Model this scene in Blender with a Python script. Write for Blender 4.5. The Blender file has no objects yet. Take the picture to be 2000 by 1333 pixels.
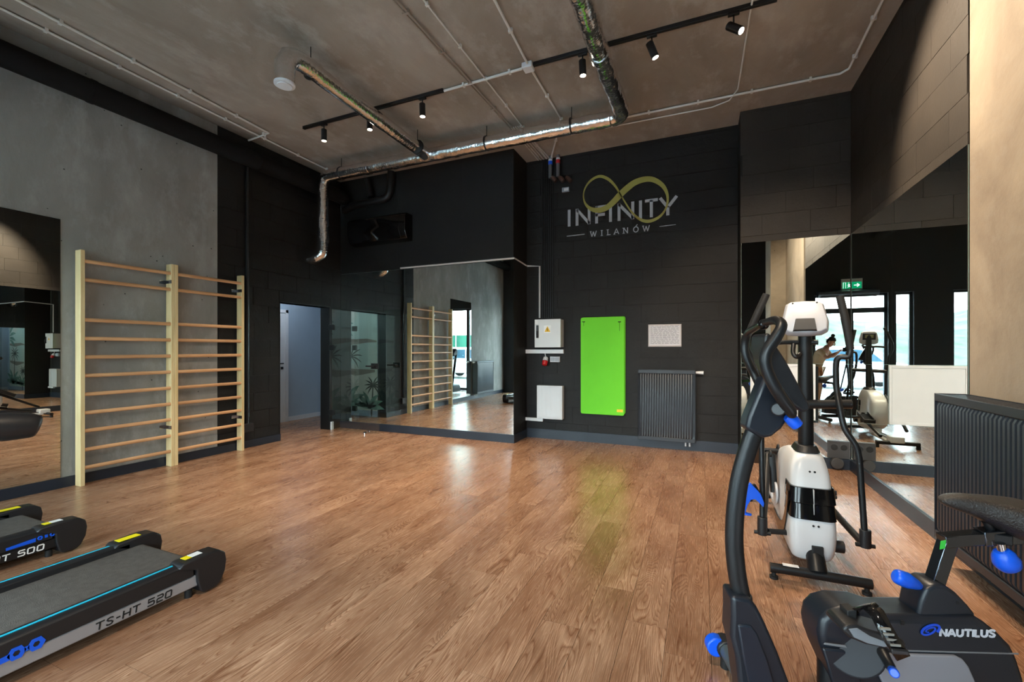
import bpy, bmesh, math, random
from mathutils import Vector, Matrix, noise
random.seed(7)
PI = math.pi
S = bpy.context.scene
COL = S.collection
# ------------------------------------------------------------------ camera, world, lights, exposure
F, YAW, HY, HC, H = 861.5673, .4047, 683.0846, 1.35, 4.2451
XL, XR, YM, YL, YB, YF = -5.7335, 1.5416, 5.8492, 6.3613, 6.0246, -1.0
sn, cs = math.sin(YAW), math.cos(YAW)
cd = bpy.data.cameras.new('camera'); cam = bpy.data.objects.new('camera', cd); COL.objects.link(cam)
cam.location = (0, 0, HC); cam.rotation_euler = (PI/2, 0, YAW)
cd.sensor_width = 36; cd.lens = F*36/2000; cd.shift_y = (HY-666.5)/2000; cd.clip_start = .05; cd.clip_end = 300
S.camera = cam
S.view_settings.view_transform = 'Standard'; S.view_settings.look = 'None'
S.view_settings.gamma = 1; S.view_settings.use_curve_mapping = False
S.view_settings.exposure = 2.4
cy = S.cycles
cy.max_bounces = 10; cy.diffuse_bounces = 4; cy.glossy_bounces = 7; cy.transparent_max_bounces = 12; cy.transmission_bounces = 4
cy.sample_clamp_indirect = 6; cy.use_denoising = True; cy.caustics_refractive = False; cy.blur_glossy = .3
W = bpy.data.worlds.new('overcast_sky'); S.world = W; W.use_nodes = True
wn = W.node_tree.nodes; wl = W.node_tree.links; wn.clear()
wo = wn.new('ShaderNodeOutputWorld'); bg = wn.new('ShaderNodeBackground'); wt = wn.new('ShaderNodeTexCoord')
wx = wn.new('ShaderNodeSeparateXYZ'); wr = wn.new('ShaderNodeValToRGB')
wl.new(wt.outputs['Generated'], wx.inputs[0]); wl.new(wx.outputs['Z'], wr.inputs['Fac'])
wr.color_ramp.elements[0].position = 0; wr.color_ramp.elements[0].color = (.88, .94, 1, 1)
wr.color_ramp.elements[1].position = .8; wr.color_ramp.elements[1].color = (.56, .76, 1, 1)
wl.new(wr.outputs[0], bg.inputs[0]); bg.inputs[1].default_value = 4.4; wl.new(bg.outputs[0], wo.inputs[0])

def spot(name, loc, target, power, size, col=(1, .80, .58), rad=.03, blend=.6):
    l = bpy.data.lights.new(name, 'SPOT'); l.energy = power; l.spot_size = math.radians(size); l.spot_blend = blend
    l.color = col; l.shadow_soft_size = rad
    o = bpy.data.objects.new(name, l); COL.objects.link(o); o.location = loc
    o.rotation_euler = (Vector(target)-Vector(loc)).to_track_quat('-Z', 'Y').to_euler(); return o
def portal(x0, x1, z0, z1):
    l = bpy.data.lights.new('daylight_portal', 'AREA'); l.shape = 'RECTANGLE'; l.size = x1-x0; l.size_y = z1-z0
    l.cycles.is_portal = True
    o = bpy.data.objects.new('daylight_portal', l); COL.objects.link(o); o.location = ((x0+x1)/2, YF-.14, (z0+z1)/2)
    o.rotation_euler = (-PI/2, 0, PI)
    d = o.rotation_euler.to_matrix() @ Vector((0, 0, -1))
    if d.y < 0: o.rotation_euler = (PI/2, 0, PI)
WIN = [(-.98, .50), (-1.45, -1.10), (-5.38, -2.14)]
for a, b in WIN: portal(a, b, .05, 2.68)

# ------------------------------------------------------------------ helpers: photograph rays on real planes
def ray(px, py):
    l = px-1000
    return Vector((-sn*F+cs*l, cs*F+sn*l, HY-py))
CO = Vector((0, 0, HC))
def onX(px, py, x): r = ray(px, py); return CO+r*(x/r.x)
def onY(px, py, y): r = ray(px, py); return CO+r*(y/r.y)
def onZ(px, py, z): r = ray(px, py); return CO+r*((z-HC)/r.z)

def lin(c):
    return tuple(((v/255)/12.92 if v/255 <= .04045 else ((v/255+.055)/1.055)**2.4) for v in c)
MATS = {}
def mat(name, col, rough=.5, metal=0, spec=.5, emit=None, es=0, bump=None, var=None, coat=0, alpha=None):
    """col is sRGB 0..255; bump=(scale, strength); var=(scale, second colour, contrast lo, hi)"""
    if name in MATS: return MATS[name]
    m = bpy.data.materials.new(name); m.use_nodes = True; n = m.node_tree.nodes; L = m.node_tree.links
    b = n['Principled BSDF']; b.inputs['Base Color'].default_value = (*lin(col), 1)
    b.inputs['Roughness'].default_value = rough; b.inputs['Metallic'].default_value = metal
    b.inputs['Specular IOR Level'].default_value = spec; b.inputs['Coat Weight'].default_value = coat
    tc = n.new('ShaderNodeTexCoord')
    if emit: b.inputs['Emission Color'].default_value = (*lin(emit), 1); b.inputs['Emission Strength'].default_value = es
    nz = n.new('ShaderNodeTexNoise'); nz.inputs['Scale'].default_value = (var or (6,))[0]; nz.inputs['Detail'].default_value = 5
    L.new(tc.outputs['Object'], nz.inputs['Vector'])
    r = n.new('ShaderNodeValToRGB'); r.color_ramp.elements[0].color = (*lin(col), 1)
    if var: r.color_ramp.elements[1].color = (*lin(var[1]), 1); r.color_ramp.elements[0].position = var[2]; r.color_ramp.elements[1].position = var[3]
    else: r.color_ramp.elements[1].color = (*[min(1, c*1.12) for c in lin(col)], 1)
    L.new(nz.outputs['Fac'], r.inputs['Fac']); L.new(r.outputs[0], b.inputs['Base Color'])
    if bump:
        nb = n.new('ShaderNodeTexNoise'); nb.inputs['Scale'].default_value = bump[0]; nb.inputs['Detail'].default_value = 6
        L.new(tc.outputs['Object'], nb.inputs['Vector'])
        bp = n.new('ShaderNodeBump'); bp.inputs['Strength'].default_value = bump[1]; bp.inputs['Distance'].default_value = .01
        L.new(nb.outputs['Fac'], bp.inputs['Height']); L.new(bp.outputs[0], b.inputs['Normal'])
    MATS[name] = m; return m

def concrete(name, c1, c2, c3, scale=1.1, streak=(1, 1, .25), holes=True, rough=.8, bstr=.35):
    m = bpy.data.materials.new(name); m.use_nodes = True; n = m.node_tree.nodes; L = m.node_tree.links
    b = n['Principled BSDF']; b.inputs['Roughness'].default_value = rough; b.inputs['Specular IOR Level'].default_value = .25
    g = n.new('ShaderNodeNewGeometry'); mp = n.new('ShaderNodeMapping'); mp.inputs['Scale'].default_value = streak
    L.new(g.outputs['Position'], mp.inputs[0])
    n1 = n.new('ShaderNodeTexNoise'); n1.inputs['Scale'].default_value = scale; n1.inputs['Detail'].default_value = 8; n1.inputs['Roughness'].default_value = .62; n1.inputs['Distortion'].default_value = .8
    n2 = n.new('ShaderNodeTexNoise'); n2.inputs['Scale'].default_value = scale*4.3; n2.inputs['Detail'].default_value = 8; n2.inputs['Roughness'].default_value = .7
    L.new(mp.outputs[0], n1.inputs[0]); L.new(mp.outputs[0], n2.inputs[0])
    r1 = n.new('ShaderNodeValToRGB'); e = r1.color_ramp.elements; e[0].position = .32; e[0].color = (*lin(c1), 1); e[1].position = .68; e[1].color = (*lin(c2), 1)
    L.new(n1.outputs['Fac'], r1.inputs[0])
    r2 = n.new('ShaderNodeValToRGB'); e = r2.color_ramp.elements; e[0].position = .5; e[0].color = (0, 0, 0, 1); e[1].position = .72; e[1].color = (.75, .75, .75, 1)
    L.new(n2.outputs['Fac'], r2.inputs[0])
    mx = n.new('ShaderNodeMix'); mx.data_type = 'RGBA'; L.new(r2.outputs[0], mx.inputs[0]); L.new(r1.outputs[0], mx.inputs[6]); mx.inputs[7].default_value = (*lin(c3), 1)
    out = mx.outputs[2]
    hgt = n2.outputs['Fac']
    if holes:
        v = n.new('ShaderNodeTexVoronoi'); v.inputs['Scale'].default_value = 7; L.new(g.outputs['Position'], v.inputs['Vector'])
        lt = n.new('ShaderNodeMath'); lt.operation = 'LESS_THAN'; lt.inputs[1].default_value = .055; L.new(v.outputs['Distance'], lt.inputs[0])
        mz = n.new('ShaderNodeMix'); mz.data_type = 'RGBA'; L.new(lt.outputs[0], mz.inputs[0]); L.new(out, mz.inputs[6]); mz.inputs[7].default_value = (*[x*.35 for x in lin(c1)], 1); out = mz.outputs[2]
    L.new(out, b.inputs['Base Color'])
    bp = n.new('ShaderNodeBump'); bp.inputs['Strength'].default_value = bstr; bp.inputs['Distance'].default_value = .02; L.new(hgt, bp.inputs['Height']); L.new(bp.outputs[0], b.inputs['Normal'])
    MATS[name] = m; return m

def wood_floor():
    m = bpy.data.materials.new('oak_laminate'); m.use_nodes = True; n = m.node_tree.nodes; L = m.node_tree.links
    b = n['Principled BSDF']; b.inputs['Specular IOR Level'].default_value = .5
    g = n.new('ShaderNodeNewGeometry'); oi = n.new('ShaderNodeObjectInfo')
    sc = n.new('ShaderNodeVectorMath'); sc.operation = 'SCALE'; cx = n.new('ShaderNodeCombineXYZ'); 
    L.new(oi.outputs['Random'], cx.inputs[0]); L.new(oi.outputs['Random'], cx.inputs[1]); L.new(oi.outputs['Random'], cx.inputs[2])
    L.new(cx.outputs[0], sc.inputs[0]); sc.inputs['Scale'].default_value = 37
    ad = n.new('ShaderNodeVectorMath'); ad.operation = 'ADD'; L.new(g.outputs['Position'], ad.inputs[0]); L.new(sc.outputs[0], ad.inputs[1])
    def noise_(scl, mscale, det=8, dist=0, ro=.6):
        mp = n.new('ShaderNodeMapping'); mp.inputs['Scale'].default_value = mscale; L.new(ad.outputs[0], mp.inputs[0])
        t = n.new('ShaderNodeTexNoise'); t.inputs['Scale'].default_value = scl; t.inputs['Detail'].default_value = det; t.inputs['Distortion'].default_value = dist; t.inputs['Roughness'].default_value = ro
        L.new(mp.outputs[0], t.inputs[0]); return t
    # growth rings: long stretched bands out of a low-frequency field
    big = noise_(1.5, (3.0, .36, 1), 2, .7, .45)
    mul = n.new('ShaderNodeMath'); mul.operation = 'MULTIPLY'; mul.inputs[1].default_value = 58; L.new(big.outputs['Fac'], mul.inputs[0])
    fr = n.new('ShaderNodeMath'); fr.operation = 'FRACT'; L.new(mul.outputs[0], fr.inputs[0])
    ring = n.new('ShaderNodeValToRGB'); e = ring.color_ramp.elements; e[0].position = 0; e[0].color = (1, 1, 1, 1); e[1].position = .3; e[1].color = (0, 0, 0, 1)
    e2 = ring.color_ramp.elements.new(1); e2.color = (.55, .55, .55, 1); L.new(fr.outputs[0], ring.inputs[0])
    fine = noise_(34, (6, .22, 1), 6, .2, .7)
    patch = noise_(2.2, (1.6, .55, 1), 5, 1.0, .6)
    r1 = n.new('ShaderNodeValToRGB'); e = r1.color_ramp.elements; e[0].position = .3; e[0].color = (*lin((150, 108, 80)), 1); e[1].position = .7; e[1].color = (*lin((196, 156, 126)), 1)
    L.new(patch.outputs['Fac'], r1.inputs[0])
    m1 = n.new('ShaderNodeMix'); m1.data_type = 'RGBA'; m1.blend_type = 'MULTIPLY'; m1.inputs[7].default_value = (*lin((178, 152, 134)), 1)
    L.new(ring.outputs[0], m1.inputs[0]); L.new(r1.outputs[0], m1.inputs[6])
    fr2 = n.new('ShaderNodeValToRGB'); e = fr2.color_ramp.elements; e[0].position = .42; e[0].color = (.36, .36, .36, 1); e[1].position = .58; e[1].color = (1, 1, 1, 1); L.new(fine.outputs['Fac'], fr2.inputs[0])
    m2 = n.new('ShaderNodeMix'); m2.data_type = 'RGBA'; m2.blend_type = 'MULTIPLY'; m2.inputs[0].default_value = .34
    L.new(m1.outputs[2], m2.inputs[6]); L.new(fr2.outputs[0], m2.inputs[7])
    hs = n.new('ShaderNodeHueSaturation'); mr = n.new('ShaderNodeMapRange'); mr.inputs[3].default_value = .93; mr.inputs[4].default_value = 1.07
    L.new(oi.outputs['Random'], mr.inputs[0]); L.new(mr.outputs[0], hs.inputs['Value']); L.new(m2.outputs[2], hs.inputs['Color'])
    L.new(hs.outputs[0], b.inputs['Base Color'])
    rr = n.new('ShaderNodeMapRange'); rr.inputs[3].default_value = .20; rr.inputs[4].default_value = .33; L.new(fine.outputs['Fac'], rr.inputs[0]); L.new(rr.outputs[0], b.inputs['Roughness'])
    bp = n.new('ShaderNodeBump'); bp.inputs['Strength'].default_value = .12; bp.inputs['Distance'].default_value = .002; L.new(fine.outputs['Fac'], bp.inputs['Height']); L.new(bp.outputs[0], b.inputs['Normal'])
    MATS['oak_laminate'] = m; return m

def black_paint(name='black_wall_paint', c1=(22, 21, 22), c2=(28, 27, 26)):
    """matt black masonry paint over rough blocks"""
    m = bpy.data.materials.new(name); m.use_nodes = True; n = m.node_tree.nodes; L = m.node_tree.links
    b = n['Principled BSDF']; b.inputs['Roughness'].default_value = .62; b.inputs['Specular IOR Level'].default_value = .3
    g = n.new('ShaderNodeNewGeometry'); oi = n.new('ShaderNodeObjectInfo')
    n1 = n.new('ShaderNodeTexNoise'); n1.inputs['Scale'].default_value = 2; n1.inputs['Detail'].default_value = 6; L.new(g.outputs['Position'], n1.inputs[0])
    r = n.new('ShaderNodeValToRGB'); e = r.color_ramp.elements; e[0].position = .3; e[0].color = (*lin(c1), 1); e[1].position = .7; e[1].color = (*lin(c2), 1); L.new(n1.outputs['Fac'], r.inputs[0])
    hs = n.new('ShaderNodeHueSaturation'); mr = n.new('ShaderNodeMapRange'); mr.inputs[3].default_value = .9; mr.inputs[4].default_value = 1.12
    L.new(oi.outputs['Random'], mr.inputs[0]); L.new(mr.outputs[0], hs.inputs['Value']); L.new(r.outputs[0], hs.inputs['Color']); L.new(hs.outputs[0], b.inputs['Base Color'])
    n2 = n.new('ShaderNodeTexNoise'); n2.inputs['Scale'].default_value = 55; n2.inputs['Detail'].default_value = 8; L.new(g.outputs['Position'], n2.inputs[0])
    n3 = n.new('ShaderNodeTexNoise'); n3.inputs['Scale'].default_value = 7; n3.inputs['Detail'].default_value = 4; L.new(g.outputs['Position'], n3.inputs[0])
    am = n.new('ShaderNodeMath'); am.operation = 'MULTIPLY_ADD'; am.inputs[1].default_value = .35; L.new(n2.outputs['Fac'], am.inputs[0]); L.new(n3.outputs['Fac'], am.inputs[2])
    bp = n.new('ShaderNodeBump'); bp.inputs['Strength'].default_value = .5; bp.inputs['Distance'].default_value = .01; L.new(am.outputs[0], bp.inputs['Height']); L.new(bp.outputs[0], b.inputs['Normal'])
    MATS[name] = m; return m

def foil():
    m = bpy.data.materials.new('aluminium_foil_insulation'); m.use_nodes = True; n = m.node_tree.nodes; L = m.node_tree.links
    b = n['Principled BSDF']; b.inputs['Metallic'].default_value = 1; b.inputs['Roughness'].default_value = .2; b.inputs['Base Color'].default_value = (.78, .78, .78, 1)
    g = n.new('ShaderNodeNewGeometry')
    n1 = n.new('ShaderNodeTexNoise'); n1.inputs['Scale'].default_value = 7; n1.inputs['Detail'].default_value = 5; n1.inputs['Roughness'].default_value = .5; L.new(g.outputs['Position'], n1.inputs[0])
    v = n.new('ShaderNodeTexVoronoi'); v.inputs['Scale'].default_value = 38; L.new(g.outputs['Position'], v.inputs['Vector'])
    am = n.new('ShaderNodeMath'); am.operation = 'MULTIPLY_ADD'; am.inputs[1].default_value = .16; L.new(v.outputs['Distance'], am.inputs[0]); L.new(n1.outputs['Fac'], am.inputs[2])
    bp = n.new('ShaderNodeBump'); bp.inputs['Strength'].default_value = .38; bp.inputs['Distance'].default_value = .03; L.new(am.outputs[0], bp.inputs['Height']); L.new(bp.outputs[0], b.inputs['Normal'])
    MATS['foil'] = m; return m

def glass(name, tint, refl=.07, rough=0):
    m = bpy.data.materials.new(name); m.use_nodes = True; n = m.node_tree.nodes; L = m.node_tree.links; n.clear()
    o = n.new('ShaderNodeOutputMaterial'); t = n.new('ShaderNodeBsdfTransparent'); t.inputs[0].default_value = (*tint, 1)
    gl = n.new('ShaderNodeBsdfGlossy'); gl.inputs['Roughness'].default_value = rough; fz = n.new('ShaderNodeLayerWeight'); fz.inputs[0].default_value = .5
    mr = n.new('ShaderNodeMapRange'); mr.inputs[3].default_value = refl*.5; mr.inputs[4].default_value = refl*4; L.new(fz.outputs['Fresnel'], mr.inputs[0])
    mx = n.new('ShaderNodeMixShader'); L.new(mr.outputs[0], mx.inputs[0]); L.new(t.outputs[0], mx.inputs[1]); L.new(gl.outputs[0], mx.inputs[2]); L.new(mx.outputs[0], o.inputs[0])
    MATS[name] = m; return m

def timber(name, c1, c2, axis_scale, sc=9):
    m = bpy.data.materials.new(name); m.use_nodes = True; n = m.node_tree.nodes; L = m.node_tree.links
    b = n['Principled BSDF']; b.inputs['Roughness'].default_value = .38; b.inputs['Specular IOR Level'].default_value = .4
    g = n.new('ShaderNodeNewGeometry'); mp = n.new('ShaderNodeMapping'); mp.inputs['Scale'].default_value = axis_scale; L.new(g.outputs['Position'], mp.inputs[0])
    t = n.new('ShaderNodeTexNoise'); t.inputs['Scale'].default_value = sc; t.inputs['Detail'].default_value = 5; L.new(mp.outputs[0], t.inputs[0])
    r = n.new('ShaderNodeValToRGB'); e = r.color_ramp.elements; e[0].position = .35; e[0].color = (*lin(c1), 1); e[1].position = .65; e[1].color = (*lin(c2), 1); L.new(t.outputs['Fac'], r.inputs[0])
    oi = n.new('ShaderNodeObjectInfo'); hs = n.new('ShaderNodeHueSaturation'); mr = n.new('ShaderNodeMapRange'); mr.inputs[3].default_value = .88; mr.inputs[4].default_value = 1.1
    L.new(oi.outputs['Random'], mr.inputs[0]); L.new(mr.outputs[0], hs.inputs['Value']); L.new(r.outputs[0], hs.inputs['Color']); L.new(hs.outputs[0], b.inputs['Base Color'])
    MATS[name] = m; return m

M_CONC = concrete('grey_concrete', (122, 119, 114), (152, 149, 144), (168, 166, 162), 1.0, (1, 1, .5))
M_CEIL = concrete('ceiling_concrete', (136, 125, 114), (166, 155, 144), (180, 171, 162), .9, (1, .55, 1), False)
M_PIER = concrete('pier_concrete', (134, 122, 108), (160, 148, 131), (148, 138, 125), 1.6, (1, 1, 1), True)
M_FLOOR = wood_floor(); M_BLK = black_paint(); M_BLKLIT = black_paint('spotlit_wall_paint', (46, 42, 39), (56, 51, 46)); M_FOIL = foil()  # second paint: lighter copy of the black, spotlight's brightening put into its colour
M_GLASS = glass('window_glass', (.93, .98, .96)); M_DGLASS = glass('door_glass', (.955, .985, .975), .04)
M_POST = timber('pine_post', (205, 178, 128), (226, 200, 152), (2, 2, .18)); M_RUNG = timber('beech_rung', (190, 140, 98), (212, 164, 120), (3, .25, 3))
M_MIRROR = mat('mirror_silver', (228, 236, 232), 0.0, 1); 
def purify(m):
    n = m.node_tree; b = n.nodes['Principled BSDF']
    for l in list(n.links):
        if l.to_node == b: n.links.remove(l)
purify(M_MIRROR); M_MIRROR.node_tree.nodes['Principled BSDF'].inputs['Base Color'].default_value = (.80, .85, .83, 1)
M_BASE = mat('charcoal_baseboard', (28, 36, 48), .42)
M_BLKM = mat('satin_black_metal', (26, 27, 29), .38, .2)
M_BLKP = mat('black_plastic', (27, 28, 31), .42, bump=(400, .06))
M_RUB = mat('black_rubber', (20, 20, 21), .7)
M_GLOSSB = mat('gloss_black_plastic', (14, 14, 15), .08)
M_WHITE = mat('white_plastic', (206, 206, 208), .32)
M_WPAINT = mat('white_paint', (196, 202, 208), .6)
M_PVC = mat('grey_white_conduit', (206, 203, 198), .45)
M_GREYC = mat('dull_conduit', (150, 138, 126), .6); M_GREYL = mat('pale_grey_conduit', (196, 190, 184), .5)
M_RAD = mat('anthracite_radiator', (33, 38, 46), .42)
M_SIL = mat('silver_paint', (168, 172, 180), .35, .55)
M_CHROME = mat('chrome', (200, 200, 205), .12, 1)
M_BLUE = mat('blue_plastic', (10, 84, 214), .35)
M_CYAN = mat('cyan_stripe', (38, 190, 224), .4)
M_BELT = mat('treadmill_belt', (84, 80, 76), .62, bump=(260, .35), var=(30, (94, 90, 86), .4, .6))
M_YEL = mat('yellow_label', (232, 212, 20), .5)
M_WLAB = mat('white_label', (225, 225, 225), .5)
M_GREEN = mat('green_foam', (104, 206, 40), .75, bump=(220, .15))
M_DARKGRN = mat('dark_green_plastic', (24, 48, 36), .4)
M_SCREEN = mat('console_screen', (120, 122, 96), .25)
M_GOLD = mat('gold_wall_print', (150, 143, 70), .5)
M_LET = mat('pale_wall_print', (166, 168, 173), .5)
M_NAVYD = mat('bike_blue_black', (24, 29, 37), .36)
M_BGREY = mat('bike_silver_panel', (138, 140, 148), .38, .3)
M_SEAT = mat('textured_vinyl', (38, 35, 34), .36, bump=(170, .5))
M_RED = mat('red_plastic', (178, 24, 30), .4)
M_COPPER = mat('copper_fitting', (120, 92, 82), .35, .8)
M_LAMP = mat('lamp_lens', (255, 244, 225), .4, emit=(255, 240, 215), es=9)
M_HALL = mat('hall_wall_paint', (150, 168, 184), .7)
M_BLOCKW = mat('warm_black_paint', (40, 38, 36), .6)

# ------------------------------------------------------------------ helpers: geometry
class MB:
    """collects geometry in world coordinates"""
    def __init__(s): s.b = bmesh.new()
    def box(s, x0, x1, y0, y1, z0, z1, M=None):
        v = [s.b.verts.new(Vector((x, y, z)) if M is None else M @ Vector((x, y, z))) for x in (x0, x1) for y in (y0, y1) for z in (z0, z1)]
        for f in ((0, 1, 3, 2), (4, 6, 7, 5), (0, 4, 5, 1), (2, 3, 7, 6), (0, 2, 6, 4), (1, 5, 7, 3)): s.b.faces.new([v[i] for i in f])
        return s
    def tube(s, pts, r, seg=10, smooth=0, cap=True, flat=1, up=None):
        P = [Vector(p) for p in pts]; R = list(r) if isinstance(r, (list, tuple)) else [r]*len(P)
        if smooth and len(P) > 2:
            Q, RR = [], []
            for i in range(len(P)-1):
                p0, p1, p2, p3 = P[max(i-1, 0)], P[i], P[i+1], P[min(i+2, len(P)-1)]
                for k in range(smooth):
                    t = k/smooth
                    Q.append(.5*((2*p1)+(p2-p0)*t+(2*p0-5*p1+4*p2-p3)*t*t+(3*p1-p0-3*p2+p3)*t**3)); RR.append(R[i]*(1-t)+R[i+1]*t)
            Q.append(P[-1]); RR.append(R[-1]); P, R = Q, RR
        rings = []; prev = None
        for i, p in enumerate(P):
            d = (P[min(i+1, len(P)-1)]-P[max(i-1, 0)]).normalized()
            if prev is None:
                a = Vector(up) if up else (Vector((0, 0, 1)) if abs(d.z) < .9 else Vector((1, 0, 0)))
            else: a = prev
            u = (a-d*a.dot(d))
            if u.length < 1e-6: u = d.orthogonal()
            u.normalize(); prev = u; w = d.cross(u)
            rings.append([s.b.verts.new(p+u*math.cos(2*PI*k/seg)*R[i]+w*math.sin(2*PI*k/seg)*R[i]*flat) for k in range(seg)])
        for a, b in zip(rings, rings[1:]):
            for k in range(seg): s.b.faces.new((a[k], a[(k+1) % seg], b[(k+1) % seg], b[k]))
        if cap: s.b.faces.new(rings[0][::-1]); s.b.faces.new(rings[-1])
        return s
    def cyl(s, a, b, r, seg=14, r2=None): return s.tube([a, b], [r, r if r2 is None else r2], seg)
    def ball(s, c, r, seg=12, sq=(1, 1, 1)):
        M = Matrix.Translation(Vector(c)) @ Matrix.Diagonal((*sq, 1))
        bmesh.ops.create_uvsphere(s.b, u_segments=seg, v_segments=max(6, seg//2), radius=r, matrix=M); return s
    def prism(s, outline, n, t):
        """polygon of world points extruded by vector n*t"""
        n = Vector(n)*t; a = [s.b.verts.new(Vector(p)) for p in outline]; b = [s.b.verts.new(Vector(p)+n) for p in outline]
        s.b.faces.new(a[::-1]); s.b.faces.new(b)
        for i in range(len(a)): j = (i+1) % len(a); s.b.faces.new((a[i], a[j], b[j], b[i]))
        return s
    def loft(s, rings, cap=True):
        R = [[s.b.verts.new(Vector(p)) for p in r] for r in rings]
        for a, b in zip(R, R[1:]):
            for k in range(len(a)): s.b.faces.new((a[k], a[(k+1) % len(a)], b[(k+1) % len(a)], b[k]))
        if cap: s.b.faces.new(R[0][::-1]); s.b.faces.new(R[-1])
        return s
    def grid(s, rows):
        R = [[s.b.verts.new(Vector(p)) for p in r] for r in rows]
        for a, b in zip(R, R[1:]):
            for k in range(len(a)-1): s.b.faces.new((a[k], a[k+1], b[k+1], b[k]))
        return s
    def build(s, name, m, parent=None, bev=0, smooth=True, seg=2, sub=0):
        bmesh.ops.recalc_face_normals(s.b, faces=s.b.faces)
        inv = Matrix.Identity(4)
        if parent is not None: inv = world_of(parent).inverted()
        me = bpy.data.meshes.new(name); s.b.transform(inv); s.b.to_mesh(me); s.b.free()
        me.materials.append(m); o = bpy.data.objects.new(name, me); COL.objects.link(o)
        if parent is not None: o.parent = parent
        if bev:
            q = o.modifiers.new('bevel', 'BEVEL'); q.width = bev; q.segments = seg; q.limit_method = 'ANGLE'; q.angle_limit = math.radians(35); q.harden_normals = False
        if sub: q = o.modifiers.new('sub', 'SUBSURF'); q.levels = sub; q.render_levels = sub
        if smooth:
            for p in me.polygons: p.use_smooth = True
            try: me.set_sharp_from_angle(angle=math.radians(40))
            except Exception: pass
        return o
def world_of(o):
    M = o.matrix_basis.copy()
    while o.parent is not None: o = o.parent; M = o.matrix_basis @ M
    return M
def tag(o, label=None, cat=None, group=None, kind=None):
    if label: o['label'] = label
    if cat: o['category'] = cat
    if group: o['group'] = group
    if kind: o['kind'] = kind
    return o
def thing(name, loc, label, cat, group=None, rz=0):
    o = bpy.data.objects.new(name, None); COL.objects.link(o); o.location = loc; o.rotation_euler = (0, 0, rz); o.empty_display_size = .1
    return tag(o, label, cat, group)
def struct(o): o['kind'] = 'structure'; return o
def box(name, x0, x1, y0, y1, z0, z1, m, parent=None, bev=0):
    return MB().box(x0, x1, y0, y1, z0, z1).build(name, m, parent, bev, smooth=bool(bev))
def arc(c, a, b, r, t0, t1, n):
    c, a, b = Vector(c), Vector(a), Vector(b)
    return [c+a*math.cos(t0+(t1-t0)*i/n)*r+b*math.sin(t0+(t1-t0)*i/n)*r for i in range(n+1)]
def ribbon(mb, pts, w, fn, th=.002, closed=False):
    """flat strokes: pts in (u, v); fn(u, v, h) gives a world point; w constant or list"""
    P = [Vector(p) for p in pts]; Wd = w if isinstance(w, list) else [w]*len(P); n = len(P)
    rows = []
    for i, p in enumerate(P):
        if closed: a, b = P[(i-1) % n], P[(i+1) % n]
        else: a, b = P[max(i-1, 0)], P[min(i+1, n-1)]
        d1 = (p-a); d2 = (b-p)
        d = (b-a).normalized(); nn = Vector((-d.y, d.x)); k = 1
        if d1.length > 1e-9 and d2.length > 1e-9:
            k = 1/max(.45, math.cos(d1.angle(d2)/2)) if d1.angle(d2) < 2.9 else 1
        rows.append((p+nn*Wd[i]/2*k, p-nn*Wd[i]/2*k))
    if closed: rows.append(rows[0])
    for (a, b), (c, e) in zip(rows, rows[1:]):
        q = [mb.b.verts.new(fn(x.x, x.y, th)) for x in (a, b, e, c)]; q2 = [mb.b.verts.new(fn(x.x, x.y, 0)) for x in (a, b, e, c)]
        mb.b.faces.new(q)
        for i in range(4): j = (i+1) % 4; mb.b.faces.new((q[i], q2[i], q2[j], q[j]))
def curve(cx, cy, rx, ry, a0, a1, n=8): return [(cx+rx*math.cos(math.radians(a0+(a1-a0)*i/n)), cy+ry*math.sin(math.radians(a0+(a1-a0)*i/n))) for i in range(n+1)]
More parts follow.
